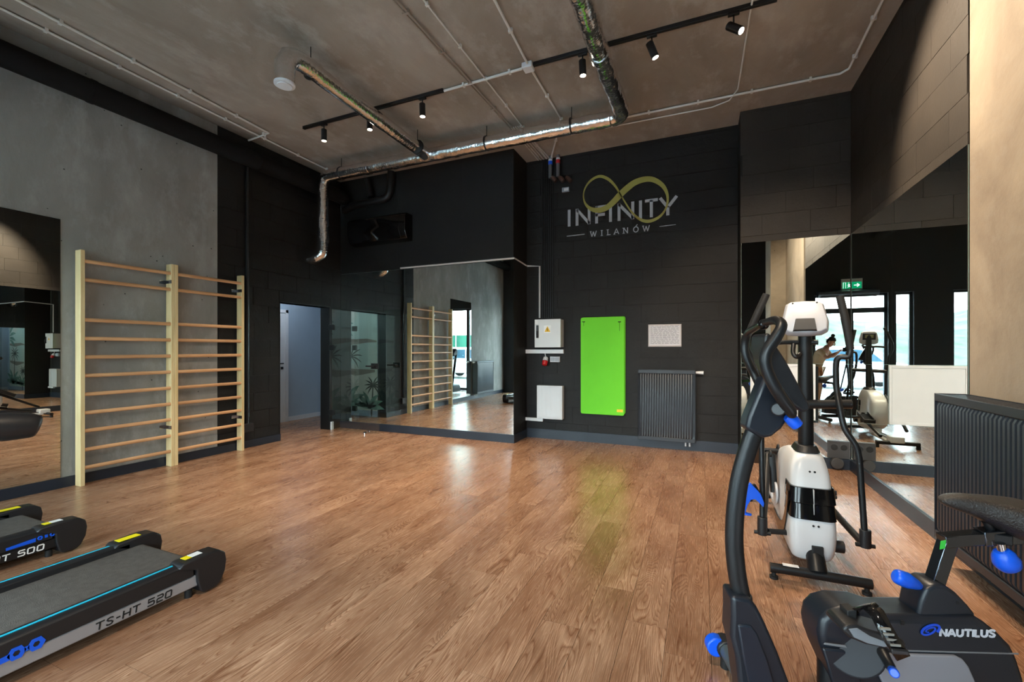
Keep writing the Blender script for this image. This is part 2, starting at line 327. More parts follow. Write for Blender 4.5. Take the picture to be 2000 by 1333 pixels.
# stroke letters in a unit box: width, strokes
GL = {
 'I': (.12, [[(.06, 0), (.06, 1)]]), 'N': (.8, [[(.06, 0), (.06, 1)], [(.06, 1), (.74, 0)], [(.74, 0), (.74, 1)]]),
 'F': (.6, [[(.06, 0), (.06, 1)], [(.06, .94), (.6, .94)], [(.06, .5), (.52, .5)]]),
 'T': (.8, [[(.0, .94), (.8, .94)], [(.4, 0), (.4, .94)]]),
 'Y': (.9, [[(.0, 1), (.45, .42)], [(.9, 1), (.45, .42)], [(.45, 0), (.45, .44)]]),
 'W': (1.1, [[(0, 1), (.3, 0)], [(.3, 0), (.55, .9)], [(.55, .9), (.8, 0)], [(.8, 0), (1.1, 1)]]),
 'L': (.55, [[(.06, 0), (.06, 1)], [(.06, .06), (.55, .06)]]), 'A': (.85, [[(0, 0), (.42, 1)], [(.42, 1), (.85, 0)], [(.17, .34), (.68, .34)]]),
 'U': (.8, [[(.08, 1), (.08, .35)]+curve(.4, .35, .32, .3, 180, 360)+[(.72, 1)]]),
 'S': (.72, [[(.66, .8), (.55, .92), (.36, .95), (.14, .88), (.08, .72), (.2, .58), (.5, .46), (.64, .3), (.56, .1), (.34, .05), (.14, .09), (.05, .22)]]),
 'O': (.9, [curve(.45, .5, .4, .46, 0, 360, 18)]),
 'H': (.8, [[(.06, 0), (.06, 1)], [(.74, 0), (.74, 1)], [(.06, .5), (.74, .5)]]),
 '-': (.5, [[(.05, .5), (.45, .5)]]), ' ': (.4, []),
 '5': (.78, [[(.74, .94), (.08, .94), (.08, .56), (.66, .56), (.74, .46), (.74, .16), (.66, .06), (.04, .06)]]),
 '2': (.78, [[(.06, .94), (.66, .94), (.74, .84), (.74, .62), (.66, .52), (.16, .52), (.08, .42), (.08, .06), (.76, .06)]]),
 '0': (.84, [[(.16, .06), (.68, .06), (.76, .16), (.76, .84), (.68, .94), (.16, .94), (.08, .84), (.08, .16), (.16, .06)]]),
 's': (.78, [[(.74, .94), (.16, .94), (.08, .84), (.08, .64), (.16, .54), (.66, .54), (.74, .44), (.74, .16), (.66, .06), (.04, .06)]]),
}
def write(text, fn, x, y, h, sw, gap=.28, wide=1, slant=0, mb=None):
    """returns mesh builder with stroke letters; sw is stroke width as a fraction of h"""
    mb = mb or MB()
    for ch in text:
        w, st = GL[ch]
        for pl in st: ribbon(mb, [(x+(p[0]*wide+slant*p[1])*h, y+p[1]*h) for p in pl], sw*h, fn)
        x += (w*wide+gap)*h
    return mb
def text_width(text, h, gap=.28, wide=1): return sum((GL[c][0]*wide+gap)*h for c in text)-gap*h

# ------------------------------------------------------------------ structure
def cached_piece(cache, dims, m, name):
    k = tuple(round(d, 3) for d in dims)
    if k not in cache:
        b = bmesh.new(); bmesh.ops.create_cube(b, size=1); b.transform(Matrix.Diagonal((dims[0], dims[1], dims[2], 1)))
        me = bpy.data.meshes.new(name); b.to_mesh(me); b.free(); me.materials.append(m); cache[k] = me
    return cache[k]
fl = struct(box('floor', XL-.02, XR+.02, YF-.12, YL+.02, -.12, -.006, mat('floor_underlay', (40, 30, 24), .9)))
hall_fl = struct(box('floor', -7.2, XL-.022, 4.5, 7.9, -.12, -.006, MATS['floor_underlay']))
pc = {}; PW, PLN, GAP = .1925, 1.38, .0016
def planks(x0, x1, y0, y1, parent):
    x = x0; i = 0; seed = random.Random(3)
    while x < x1-.01:
        w = min(PW, x1-x); y = y0-seed.uniform(.1, 1.2)
        while y < y1:
            a, b = max(y, y0), min(y+PLN, y1)
            if b-a > .06:
                me = cached_piece(pc, (w-GAP, b-a-GAP, .006), M_FLOOR, 'plank')
                o = bpy.data.objects.new('plank', me); COL.objects.link(o); o.parent = parent; o.location = (x+w/2, (a+b)/2, -.003)
            y += PLN
        x += PW; i += 1
planks(XL, XR, YF, YL, fl); planks(-7.15, XL, 4.66, 7.4, hall_fl)
ce = struct(box('ceiling', -7.3, XR+.12, YF-.12, 8, H, H+.2, M_CEIL))
# left wall: bare concrete stretch, then black blockwork with the doorway
wl_ = struct(box('wall_left', XL-.2, XL-.004, YF-.12, 3.737, 0, H, M_CONC))
wlb = MB(); X0 = XL-.012
wlb.box(XL-.2, X0, 3.738, 4.639, 0, H).box(XL-.2, X0, 4.639, 5.618, 2.055, H).box(XL-.2, X0, 5.618, YM+.15, 0, H)
wlb = struct(wlb.build('wall_left', M_BLK, None, smooth=False))
bc = {}; bc2 = {}
def blocks(parent, axis, fixed, a0, a1, z0, z1, sign, holes=(), bl=.49, bh=.247, m=None):
    """painted blocks: axis 'x' or 'y' is the running direction; sign: which way the face looks"""
    seed = random.Random(int(abs(fixed)*100)); k = 0; z = 0
    base_z = [i*bh for i in range(0, 19)]
    for k, zb in enumerate(base_z):
        off = (k % 2)*bl/2+seed.uniform(-.03, .03); t = a0-bl+off
        while t < a1:
            s0, s1 = max(t, a0), min(t+bl, a1); q0, q1 = max(zb, z0), min(zb+bh, z1)
            segs = [(s0, s1, q0, q1)]
            for (h0, h1, g0, g1) in holes:
                out = []
                for (p0, p1, r0, r1) in segs:
                    if p1 <= h0 or p0 >= h1 or r1 <= g0 or r0 >= g1: out.append((p0, p1, r0, r1)); continue
                    if p0 < h0: out.append((p0, h0, r0, r1))
                    if p1 > h1: out.append((h1, p1, r0, r1))
                    if r1 > g1: out.append((max(p0, h0), min(p1, h1), g1, r1))
                segs = out
            for (p0, p1, r0, r1) in segs:
                if p1-p0 < .05 or r1-r0 < .04: continue
                d = .012; pr = seed.uniform(-.0012, .0012)
                dims = (p1-p0-.003, d, r1-r0-.003) if axis == 'x' else (d, p1-p0-.003, r1-r0-.003)
                me = cached_piece(bc if m is None else bc2, dims, m or M_BLK, 'block'); o = bpy.data.objects.new('block', me); COL.objects.link(o); o.parent = parent
                c = fixed-sign*d/2+pr
                o.location = ((p0+p1)/2, c, (r0+r1)/2) if axis == 'x' else (c, (p0+p1)/2, (r0+r1)/2)
            t += bl
blocks(wlb, 'y', XL, 3.74, YM, 0, H, 1, holes=[(4.639, 5.618, 0, 2.055)])
# chase with the wide mirror
chs = struct(box('wall_back', XL-.2, -2.481, YM+.010, YL+.15, 0, H, mat('chase_core', (30, 30, 31), .7)))
for a, b in ((XL, -4.53), (-4.53, -3.33), (-3.33, -2.4815)):
    box('panel', a+.001, b-.001, YM-.001, YM+.010, 2.655, H, M_BLK, chs)
box('side_panel', -2.481, -2.480, YM, YL, 0, H, M_BLK, chs)
wlo = struct(box('wall_back', -2.481, .44, YL+.010, YL+.2, 0, H, M_BLK))
blocks(wlo, 'x', YL, -2.479, .44, 0, H, -1)
wbr = struct(box('wall_back', .44, XR+.25, YB+.010, YL+.2, 0, H, M_BLK))
blocks(wbr, 'x', YB, .44, XR, 2.64, H, -1, m=M_BLKLIT)
wri = struct(box('wall_right', XR+.010, XR+.3, 3.66, YB+.01, 0, H, M_BLK))
blocks(wri, 'y', XR, 3.67, YB, 2.64, H, -1, m=M_BLKLIT)
pier = struct(MB().box(XR-.012, XR+.3, 1.99, 3.625, 0, H).box(1.27, XR+.3, 1.25, 1.99, 0, H).build('wall_right', M_PIER, None, smooth=False))
wr2 = struct(box('wall_right', XR+.1, XR+.3, YF-.12, 1.25, 0, H, M_BLK))
# front wall with the glazing behind the camera
fw = MB(); y0, y1 = YF-.25, YF
fw.box(XL-.2, XR+.3, y0, y1, 2.70, H).box(.50, XR+.3, y0, y1, 0, 2.70).box(-1.10, -.98, y0, y1, 0, 2.70).box(-2.14, -1.45, y0, y1, 0, 2.70).box(XL-.2, -5.38, y0, y1, 0, 2.70)
struct(fw.build('wall_front', mat('front_black_paint', (34, 34, 36), .6), None, smooth=False))
M_FR = mat('anthracite_window_frame', (44, 48, 54), .4)
def window(name, a, b, splits, transom=None):
    w = MB(); f = .055; yy0, yy1 = YF-.17, YF-.09
    w.box(a, b, yy0, yy1, 2.70-f, 2.70).box(a, b, yy0, yy1, 0, .08).box(a, a+f, yy0, yy1, 0, 2.7).box(b-f, b, yy0, yy1, 0, 2.7)
    xs = [a+f]+splits+[b-f]
    for s_ in splits: w.box(s_-.05, s_+.05, yy0, yy1, .08, transom or 2.66)
    if transom: w.box(a, b, yy0, yy1, transom-.06, transom+.06)
    o = struct(w.build(name, M_FR, None, bev=.004))
    zt = transom-.06 if transom else 2.7-f
    for p, q in zip(xs, xs[1:]):
        box('pane', p, q, YF-.134, YF-.126, .08, zt, M_GLASS, o)
    if transom: box('pane', a+f, b-f, YF-.134, YF-.126, transom+.06, 2.7-f, M_GLASS, o)
    return o
d1 = window('door_2', -.98, .50, [-.28], 2.30)
for sx in (-.36, -.20): MB().tube([(sx, YF-.09, 1.0), (sx, YF-.03, 1.0), (sx, YF-.03, 1.1)], .011).build('door_handle', M_CHROME, d1)
window('window_1', -1.45, -1.10, []); w3 = window('window_2', -5.38, -2.14, [-3.25, -4.4])
MB().tube([(-5.35, YF-.09, 1.05), (-5.35, YF-.03, 1.05), (-5.22, YF-.03, 1.05)], .01).build('window_handle', M_WLAB, w3)
# baseboards
bt = .015
struct(box('baseboard_left', XL, XL+bt, YF, 4.655, 0, .10, M_BASE)); 
struct(box('baseboard_back', XL, -2.481+bt, YM-bt, YM, 0, .12, M_BASE)); struct(box('baseboard_back', -2.481, -2.481+bt, YM, YL, 0, .12, M_BASE))
struct(box('baseboard_back', -2.466, .44, YL-bt, YL, 0, .14, M_BASE)); struct(box('baseboard_back', .425, XR, YB-bt, YB, 0, .12, M_BASE))
struct(box('baseboard_right', XR-bt, XR, 2.0, YB-bt, 0, .12, M_BASE))
# doorway lining and the hall beyond
tr = MB(); tr.box(XL-.2, XL+.004, 5.600, 5.620, 0, 2.07).box(XL-.2, XL+.004, 4.64, 4.656, .0, 2.07).box(XL-.2, XL+.004, 4.64, 5.62, 2.055, 2.075)
struct(tr.build('trim_1', M_BLKM, None, smooth=False))
hx = -7.15
hw = struct(box('wall_hall', hx-.1, hx, 4.5, 7.6, 0, H, M_HALL)); 
hall_m = struct(box('wall_hall', hx, XL-.205, 4.50, 4.655, 0, H, M_HALL)); struct(box('wall_hall', hx, XL-.2, 7.4, 7.5, 0, H, M_HALL))
struct(box('wall_hall', XL-.23, XL-.205, YM+.16, 7.4, 0, H, M_HALL)); struct(box('ceiling', hx, XL-.205, 4.66, 7.4, 2.6, 2.65, M_WPAINT))
struct(box('baseboard_hall', hx, hx+.012, 4.66, 6.95, 0, .08, M_WPAINT))
def hall_door(name, a, b, h=2.03, handle_at='b'):
    o = struct(box(name, hx, hx+.018, a, b, 0, h, M_WPAINT, None)); fr = MB(); fr.box(hx, hx+.035, a-.06, a, 0, h+.06).box(hx, hx+.035, b, b+.06, 0, h+.06).box(hx, hx+.035, a-.06, b+.06, h, h+.06)
    fr.build('door_frame', M_WPAINT, o, .004); hy = b-.07 if handle_at == 'b' else a+.07; s_ = -1 if handle_at == 'b' else 1
    MB().tube([(hx+.018, hy, 1.09), (hx+.06, hy, 1.09), (hx+.06, hy+s_*.11, 1.09)], .011).build('door_handle', M_BLKM, o)
    MB().box(hx+.018, hx+.026, hy-.026, hy+.026, .98, 1.03).build('lock_plate', M_BLKM, o)
hall_door('door_3', 5.08, 5.90); hall_door('door_4', 6.80, 7.36, handle_at='a')
# tropical mural on the hall side wall
mu = MB().box(-7.0, XL-.21, 4.655, 4.659, .12, 2.16).build('wall_mural', mat('mural_ground', (186, 208, 198), .7, var=(1.6, (200, 202, 190), .4, .6)))
tag(mu, 'sage green wall mural of palms and broad leaves in the hallway', 'mural')
def leaf(mb, x, z, ang, L, wd, n=9):
    a = math.radians(ang); pts = []; ws = []
    for i in range(n+1):
        t = i/n; aa = a-t*.7*(1 if math.cos(a) >= 0 else -1); pts.append((x+math.cos(a-(t*.35)*(1 if math.cos(a) >= 0 else -1))*L*t, z+math.sin(a-(t*.35)*(1 if math.cos(a) >= 0 else -1))*L*t)); ws.append(wd*math.sin(PI*min(1, .08+t*.92))+.002)
    ribbon(mb, pts, ws, lambda u, v, h: Vector((u, 4.659+h, v)), .0012)
m2 = MB(); MD_ = mat('mural_dark', (74, 80, 74), .8); MH_ = mat('mural_haze', (138, 134, 122), .8)
for (x, z, s_) in ((-6.62, 1.20, .30), (-6.05, .62, .22)):
    m1 = MB()
    for a in range(-30, 215, 27): leaf(m1, x, z, a, s_, .03)
    ribbon(m1, [(x, z), (x-.02, z-.3), (x-.05, z-.75)], [.03, .035, .045], lambda u, v, h: Vector((u, 4.659+h, v)), .001); m1.build('palm_tree', MD_, mu, smooth=False)
for a in (20, 45, 70, 95, 120, 150): leaf(m2, -6.75, .2, a, .55, .13); leaf(m2, -6.15, .16, a, .38, .10)
for a in (-15, 5, 30, 60): leaf(m2, -6.99+.02, 1.72+a*.003, a, .42, .10)
m3 = MB(); ribbon(m3, [(-6.98, 1.52), (-6.6, 1.50), (-6.2, 1.53), (-5.96, 1.51)], [.06, .12, .08, .03], lambda u, v, h: Vector((u, 4.659+h, v)), .0008); m3.build('distant_shore', MH_, mu, smooth=False); m3 = MB()
ribbon(m3, [(-6.95, .95), (-6.5, .88), (-6.0, .92)], [.06, .14, .05], lambda u, v, h: Vector((u, 4.659+h, v)), .0008)
m2.build('broad_leaves', mat('mural_leaf', (92, 134, 120), .8, var=(9, (126, 158, 146), .4, .6)), mu, smooth=False); m3.build('distant_shore', MH_, mu, smooth=False)

# ------------------------------------------------------------------ mirrors (panes over the black baseboards)
M_EDGE = mat('mirror_edge', (150, 172, 162), .3)
def mirror(name, panes, axis, plane, sign, label):
    """panes: (a0, a1, z0, z1); surface lies on plane, glass 5 mm thick behind it"""
    a0 = min(p[0] for p in panes); t = thing(name, (a0, plane, 0) if axis == 'x' else (plane, a0, 0), label, 'mirror')
    for (a, b, z0, z1) in panes:
        g = .0012; mb = MB(); lo, hi = (plane, plane-sign*.0045) if sign < 0 else (plane-.0045, plane)
        if lo > hi: lo, hi = hi, lo
        if axis == 'x': mb.box(a+g, b-g, lo, hi, z0+g, z1-g)
        else: mb.box(lo, hi, a+g, b-g, z0+g, z1-g)
        mb.build('mirror_pane', M_MIRROR, t, smooth=False)
    za, zb = min(p[2] for p in panes), max(p[3] for p in panes); b1 = max(p[1] for p in panes)
    lo, hi = sorted((plane-sign*.0050, plane-sign*.0075))
    mb = MB()
    if axis == 'x': mb.box(a0, b1, lo, hi, za-.001, zb+.001)
    else: mb.box(lo, hi, a0, b1, za-.001, zb+.001)
    mb.build('mirror_backing', M_EDGE, t, smooth=False); return t
mirror('wall_mirror', [(XL+.001, -4.123, .12, 2.645), (-4.123, -2.481, .12, 2.645)], 'x', YM, -1, 'wide two pane mirror on the black chase wall beside the glass door')
mirror('wall_mirror', [(.452, XR-.006, .12, .53), (.452, XR-.006, .53, 1.185), (.452, XR-.006, 1.185, 2.645)], 'x', YB, -1, 'mirror on the back wall behind the white elliptical, right of the logo wall')
yj = onX(1742, 690, XR).y
mirror('wall_mirror', [(3.68, yj, .12, 2.645), (yj, YB-.006, .12, 2.645)], 'y', XR, -1, 'mirror on the right side wall between corner and concrete pier')
mirror('wall_mirror', [(1.135, 2.217, .10, 2.62)], 'y', XL+.003, 1, 'tall mirror on the grey concrete left wall before the wall bars')

# ------------------------------------------------------------------ white trunking / conduits on ceiling and walls
def pipe(name, pts, r, m, label, cat='conduit', group=None, clips=True, step=.55, seg=8, sm=0):
    t = thing(name, pts[0], label, cat, group); MB().tube(pts, r, seg, smooth=sm).build('tube', m, t)
    if clips:
        L = 0; nxt = .25
        for a, b in zip(pts, pts[1:]):
            a, b = Vector(a), Vector(b); d = (b-a); l = d.length
            while nxt < L+l:
                p = a+d*((nxt-L)/l); up = Vector((0, 0, 1)) if abs(d.z) < .1*l else None
                if up is not None:
                    sd = d.cross(up).normalized()
                    MB().box(-.012, .012, -r-.008, r+.008, -r-.002, H-p.z+0.0, Matrix.Translation(p) @ Matrix((d.normalized(), sd, up)).transposed().to_4x4()).build('clip', m, t)
                nxt += step
            L += l
    return t
cz = H-.022
pipe('ceiling_conduit', [(-5.40, YF, cz), (-5.42, 1.7, cz), (-5.484, 5.33, cz)], .011, M_PVC, 'long white conduit along the ceiling nearest the left wall')
pipe('ceiling_conduit', [(-5.10, YF, cz-.004), (-5.15, 1.6, cz-.004), (-5.266, 4.106, cz-.004), (-5.66, 4.106, cz-.026)], .012, M_PVC, 'white ceiling conduit that turns square to the left wall above the wall bars')
pipe('ceiling_conduit', [(1.37, YF, cz), (1.372, 4.5, cz), (1.392, 5.50, cz), (1.33, 5.565, cz), (-.88, 5.568, cz), (-1.7, 5.57, cz)], .013, M_PVC, 'white ceiling conduit running along the right wall and round the corner')
pipe('ceiling_conduit', [(.40, YF, cz), (.389, 4.1, cz), (.375, 5.45, cz), (.30, 5.66, cz), (.12, 5.74, cz), (-1.6, 5.73, cz)], .008, M_PVC, 'thin white ceiling cable that curves behind the corner conduit', clips=False)
pipe('ceiling_conduit', [(-1.54, YF, cz), (-1.56, 3.3, cz), (-1.60, 4.10, cz), (-1.60, 5.30, cz), (-2.06, 6.30, cz)], .012, M_PVC, 'white ceiling conduit passing through the square junction box')
pipe('ceiling_conduit', [(-2.08, YF, cz), (-2.094, 3.0, cz), (-2.113, 5.27, cz), (-2.13, 6.30, cz)], .008, M_PVC, 'thin pale ceiling conduit between the branch duct and junction box')
for dx in (0, .03): pipe('ceiling_conduit', [(-2.36+dx, YF, cz), (-2.33+dx, 2.9, cz), (-2.28+dx, 5.15, cz), (-2.22+dx, 6.30, cz)], .009, M_GREYC, ('left' if dx == 0 else 'right')+' one of the two dull brown parallel ceiling conduits', group='paired brown ceiling conduits')
pipe('track_feed_conduit', [(-2.62, 4.205, cz), (-1.68, 4.187, cz)], .014, M_PVC, 'white conduit linking the left black light track to the junction box')
jb = thing('junction_box', (-1.61, 4.18, H), 'white square junction box on the ceiling between the light tracks', 'junction box')
box('box_body', -1.665, -1.555, 4.125, 4.235, H-.05, H, M_WHITE, jb, .006); box('box_lid', -1.66, -1.56, 4.13, 4.23, H-.056, H-.0505, M_WHITE, jb, .003)
for i, (dx) in enumerate((-.235, -.205, -.17, -.135, -.10)):
    pipe('ceiling_conduit', [(-2.02+dx-.02*i*.2, 5.25, cz), (-2.03+dx+.01*i, 6.31, cz)], .009, M_GREYL, ('leftmost', 'second from left', 'middle', 'second from right', 'rightmost')[i]+' of five thin grey conduits bunched on the ceiling by the logo wall', group='grey conduit bundle', clips=False)
# black painted cables down to the cabinet
for i in range(6):
    x = -2.215+i*.033
    o = MB().tube([(x, YL-.012, 4.2), (x+.004*(i % 2), YL-.012, 3.2), (x, YL-.012, 1.83)], .007, 6).build('wall_cable', M_BLKM)
    tag(o, ('leftmost', 'second', 'third', 'fourth', 'fifth', 'rightmost')[i]+' of six black painted cables dropping to the grey electrical cabinet', 'cable', 'black cables above the cabinet')
pipe('wall_trunking', [(-4.46, YM-.012, 2.665), (-2.466, YM-.012, 2.665), (-2.466, YL-.016, 2.64), (-2.26, YL-.016, 2.62), (-2.26, YL-.016, 1.83)], .013, M_WHITE, 'white trunking over the wide mirror, round the corner and down to the cabinet', 'trunking', clips=False, seg=4)

# ------------------------------------------------------------------ black pipework on the left wall, foil ducts
pz = 3.93
M_MATT = mat('matt_black_lagging', (17, 17, 18), .85, spec=.2)
t = thing('drain_pipe', (-5.6, 0, pz), 'thick black insulated pipe running high along the left wall', 'pipe')
MB().tube([(-5.6, YF, pz), (-5.6, 5.82, pz)], .112, 20).build('pipe_run', M_MATT, t)
for y in (1.0, 2.4, 4.2, 5.3): MB().tube([(-5.6, y-.02, pz), (-5.6, y+.02, pz)], .118, 20).build('pipe_collar', M_MATT, t)
struct(box('trim_2', XL-.003, XL-.001, 3.737, 5.84, 3.75, H-.002, M_BLKM))
o = pipe('wall_pipe', [(XL+.03, 4.12, .32), (XL+.03, 4.12, 3.85)], .022, M_BLKM, 'slim black vertical pipe on the left wall between bars and doorway', 'pipe', clips=False)
MB().box(XL, XL+.06, 4.05, 4.20, .22, .34).build('valve_box', M_BLKP, o, .008)
t = thing('elbow_pipe', (-4.6, YM-.08, 3.9), 'black painted pipe bending up near the ceiling above the air unit', 'pipe')
p = [onY(672, 412, YM-.08), onY(700, 400, YM-.08), onY(745, 391, YM-.08), onY(760, 378, YM-.08), onY(764, 340, YM-.08)]; p[-1].z = 4.22
MB().tube(p, .06, 14, smooth=6).build('pipe_run', M_BLKM, t)
MB().tube([onY(718, 350, YM-.08), onY(724, 385, YM-.08)], .05, 12).build('pipe_branch', M_BLKM, t)
# split air unit
t = thing('air_conditioner', (-4.8, YM-.1, 3.1), 'glossy black air conditioning unit high on the chase wall', 'air conditioner')
a0, a1, z0, z1 = onY(695, 430, YM).x, onY(806, 445, YM).x, 3.08, 3.50
prof = [(0, z1), (-.16, z1-.005), (-.20, z1-.05), (-.21, z0+.15), (-.15, z0+.02), (-.06, z0), (0, z0)]
MB().prism([(a0, YM+q[0], q[1]) for q in prof], (1, 0, 0), a1-a0).build('unit_body', M_GLOSSB, t, .01)
MB().prism([(a0+.05, YM-.001+q[0]*1.02, q[1]*1) for q in prof[1:5]]+[(a0+.05, YM-.1, 3.3)], (1, 0, 0), a1-a0-.16).build('front_flap', M_GLOSSB, t, .004)
for nm, c, lab in (('junction_box', (-5.47, YM-.02, 3.50), 'small white cable box at the left of the black air unit'), ('junction_box', (-1.851, YL-.03, 3.727), 'small white switch box under the copper pipe fittings')):
    q = thing(nm, c, lab, 'junction box'); x, y, z = c
    box('box_body', x-.055, x+.055, y, (YM if y < YM+.0 else YL), z-.035, z+.035, mat('grey_box', (128, 134, 144), .5), q, .004); box('box_lid', x-.02, x+.05, y-.006, y-.0005, z-.02, z+.02, M_WHITE, q, .003)

t = thing('ventilation_duct', (-3.1, 5.1, 4.0), 'silver foil-wrapped ventilation duct network hanging under the ceiling', 'duct')
dz = 4.02; dr = .088; yd = 5.12
def wrinkle(o, amp, sc=9):
    for v in o.data.vertices:
        nv = noise.noise_vector(v.co*sc); n2 = noise.noise_vector(v.co*sc*3.1); v.co += (nv*.65+n2*.35)*amp
def rtube(pts, r, name, amp=.008, seg=24, step=.03, sm=0):
    P = [Vector(p) for p in pts]; Q = [P[0]]
    for a, b in zip(P, P[1:]):
        n_ = max(1, int((b-a).length/step))
        for k in range(1, n_+1): Q.append(a.lerp(b, k/n_))
    o = MB().tube(Q, r, seg).build(name, M_FOIL, t); wrinkle(o, amp); return o
xd = -.86
rtube([(-5.27, yd, dz), (-3.4, yd, dz), (xd-.1, yd+.02, dz)], dr, 'duct_section')
rtube(arc((xd-.08, yd-.10, dz), (0, 1, 0), (1, 0, 0), .12, 0, PI/2, 6)+[(xd+.02, 4.0, dz), (xd+.03, 2.2, dz), (xd+.05, .2, dz), (xd+.06, YF+.02, dz)], .085, 'duct_section', .014)
rtube([(-3.46, yd-.05, dz), (-3.44, 4.0, dz), (-3.42, 3.12, dz)], .082, 'duct_branch', .004)
rtube([(-3.41, 3.18, dz), (-3.41, 3.00, dz), (-3.41, 2.91, dz-.015), (-3.41, 2.85, dz-.05), (-3.41, 2.82, dz-.12), (-3.41, 2.815, dz-.30)], .084, 'duct_elbow', .005)
rtube([(-5.24, yd+.0, dz), (-5.33, yd, dz-.02), (-5.37, yd, dz-.12), (-5.38, yd, 3.5), (-5.37, yd, 3.05), (-5.37, yd, 2.86)], .082, 'duct_drop', .013)
rtube([(-5.37, yd, 2.93), (-5.40, yd-.01, 2.82), (-5.50, yd-.02, 2.77), (-5.62, yd-.03, 2.77)], .078, 'duct_elbow', .012)
MB().tube([(-3.41, 2.815, dz-.295), (-3.41, 2.815, dz-.315)], .088, 28).build('outlet_ring', M_WHITE, t, .004)
MB().tube([(-3.41, 2.815, dz-.317), (-3.41, 2.815, dz-.327)], .064, 24).build('outlet_disc', M_WHITE, t, .003)
def hanger(x, y, ax, r=.095):
    M = MB()
    if ax == 'x': M.tube([(x-.008, y, dz), (x+.008, y, dz)], r, 24)
    else: M.tube([(x, y-.008, dz), (x, y+.008, dz)], r, 24)
    M.cyl((x, y, dz+r-.01), (x, y, H), .005, 6); M.build('hanger_strap', M_BLKM, t)
for x in (-5.0, -2.55, -1.42): hanger(x, yd, 'x')
for y in (3.12, 4.85): hanger(-3.43, y, 'y', .09)
for x, r in ((-4.5, .096), (-4.0, .092), (-3.0, .094), (-2.05, .094)): MB().tube([(x-.035, yd+.005, dz), (x+.035, yd+.005, dz)], r, 24).build('foil_tape', M_FOIL, t)
MB().tube([(xd+.02, 3.95, dz), (xd+.02, 4.02, dz)], .095, 24).build('foil_tape', M_FOIL, t)

# copper / insulated pipe stubs on the logo wall
for (px, lab, mm) in ((1075, 'grey vertical pipe with a blue ring, left of the pair by the logo', M_BLUE), (1090, 'grey vertical pipe with a red ring, right of the pair by the logo', M_RED)):
    x = onY(px, 315, YL-.06).x; q = thing('heating_pipe', (x, YL-.06, 4.2), lab, 'pipe')
    MB().tube([(x, YL-.06, H), (x, YL-.06, 3.92)], .026, 12).build('pipe_run', mat('grey_pipe', (96, 96, 98), .5), q); MB().tube([(x, YL-.06, 4.12), (x, YL-.06, 4.17)], .033, 14).build('colour_ring', mm, q)
    MB().cyl((x, YL-.06, 4.172), (x, YL-.06, 4.20), .031).build('white_cap', M_WHITE, q)
for i, px in enumerate((1081, 1096, 1110)):
    c = onY(px, 349, YL-.10); q = thing('pipe_fitting', c, ('leftmost', 'middle', 'rightmost')[i]+' of three copper valve fittings beside the gold logo', 'fitting')
    MB().tube([c+Vector((-.03, 0, .03)), c+Vector((.0, 0, 0)), c+Vector((.035, 0, -.045))], [.024, .034, .03], 12).build('valve_body', M_COPPER, q)
    MB().tube([c+Vector((0, -.02, 0)), c+Vector((0, .10, .0))], .014, 8).build('valve_stem', M_CHROME, q)

# ------------------------------------------------------------------ light tracks and spotlights
def track(name, a, b, y, lab):
    q = thing(name, (a, y, H), lab, 'light track'); box('track_rail', a, b, y-.018, y+.018, H-.034, H, M_BLKM, q, .002)
    box('track_slot', a+.02, b-.02, y-.007, y+.007, H-.036, H-.0345, M_RUB, q); box('end_cap', a-.01, a-.0005, y-.019, y+.019, H-.036, H, M_BLKP, q)
    return q
track('light_track', -4.731, -2.628, 4.20, 'black ceiling light track over the left half of the floor'); track('light_track', -1.55, .575, 4.18, 'black ceiling light track crossing behind the right foil duct')
track('light_track', -1.2, 1.1, .75, 'black ceiling light track above the camera position')
def track_spot(loc, tgt, lab, power, size, name='track_spotlight'):
    p = Vector(loc); d = (Vector(tgt)-p).normalized(); q = thing(name, (p.x, p.y, H-.036), lab, 'spotlight')
    box('track_adapter', p.x-.045, p.x+.045, p.y-.017, p.y+.017, H-.058, H-.0365, M_BLKM, q, .003)
    MB().cyl((p.x, p.y, H-.058), (p.x, p.y, p.z+.02), .007, 8).build('stem', M_BLKM, q)
    a, b = p-d*.06, p+d*.085
    MB().tube([a, b], .034, 22).build('lamp_barrel', M_BLKM, q, .004); MB().tube([b+d*.0005, b+d*.002], .027, 20).build('lamp_lens', M_LAMP, q)
    spot('spot_beam', b+d*.02, b+d, power, size)
zs = 4.08
track_spot((-4.39, 4.2, zs), (-4.39, 4.2, 0), 'black track spotlight pointing down, first at the left end of the track', 45, 70)
track_spot((-3.66, 4.2, zs), (-3.60, 4.25, 0), 'black track spotlight pointing down, just left of the branch duct', 45, 70)
track_spot((-2.905, 4.2, zs), (-2.85, 4.3, 0), 'black track spotlight pointing down, right of the branch duct', 45, 70)
track_spot((-1.05, 4.18, zs), (-.86, 4.3, 0), 'black track spotlight left of the right foil duct', 45, 70)
track_spot((-.41, 4.18, zs), (.55, 4.6, 1.6), 'black tilted track spotlight right of the right foil duct', 45, 75)
track_spot((.255, 4.18, zs), (1.5, 3.55, 2.75), 'black track spotlight turned sideways to the right wall', 85, 95)
track_spot((.55, .75, zs), (1.0, 6.0, 1.1), 'black track spotlight aimed into the mirrored corner', 100, 46)
track_spot((-.6, .75, zs), (-1.2, 3.0, .0), 'added unseen fill spotlight above the camera aimed at the floor', 60, 110)  # unseen spot added to bounce fill light off the floor
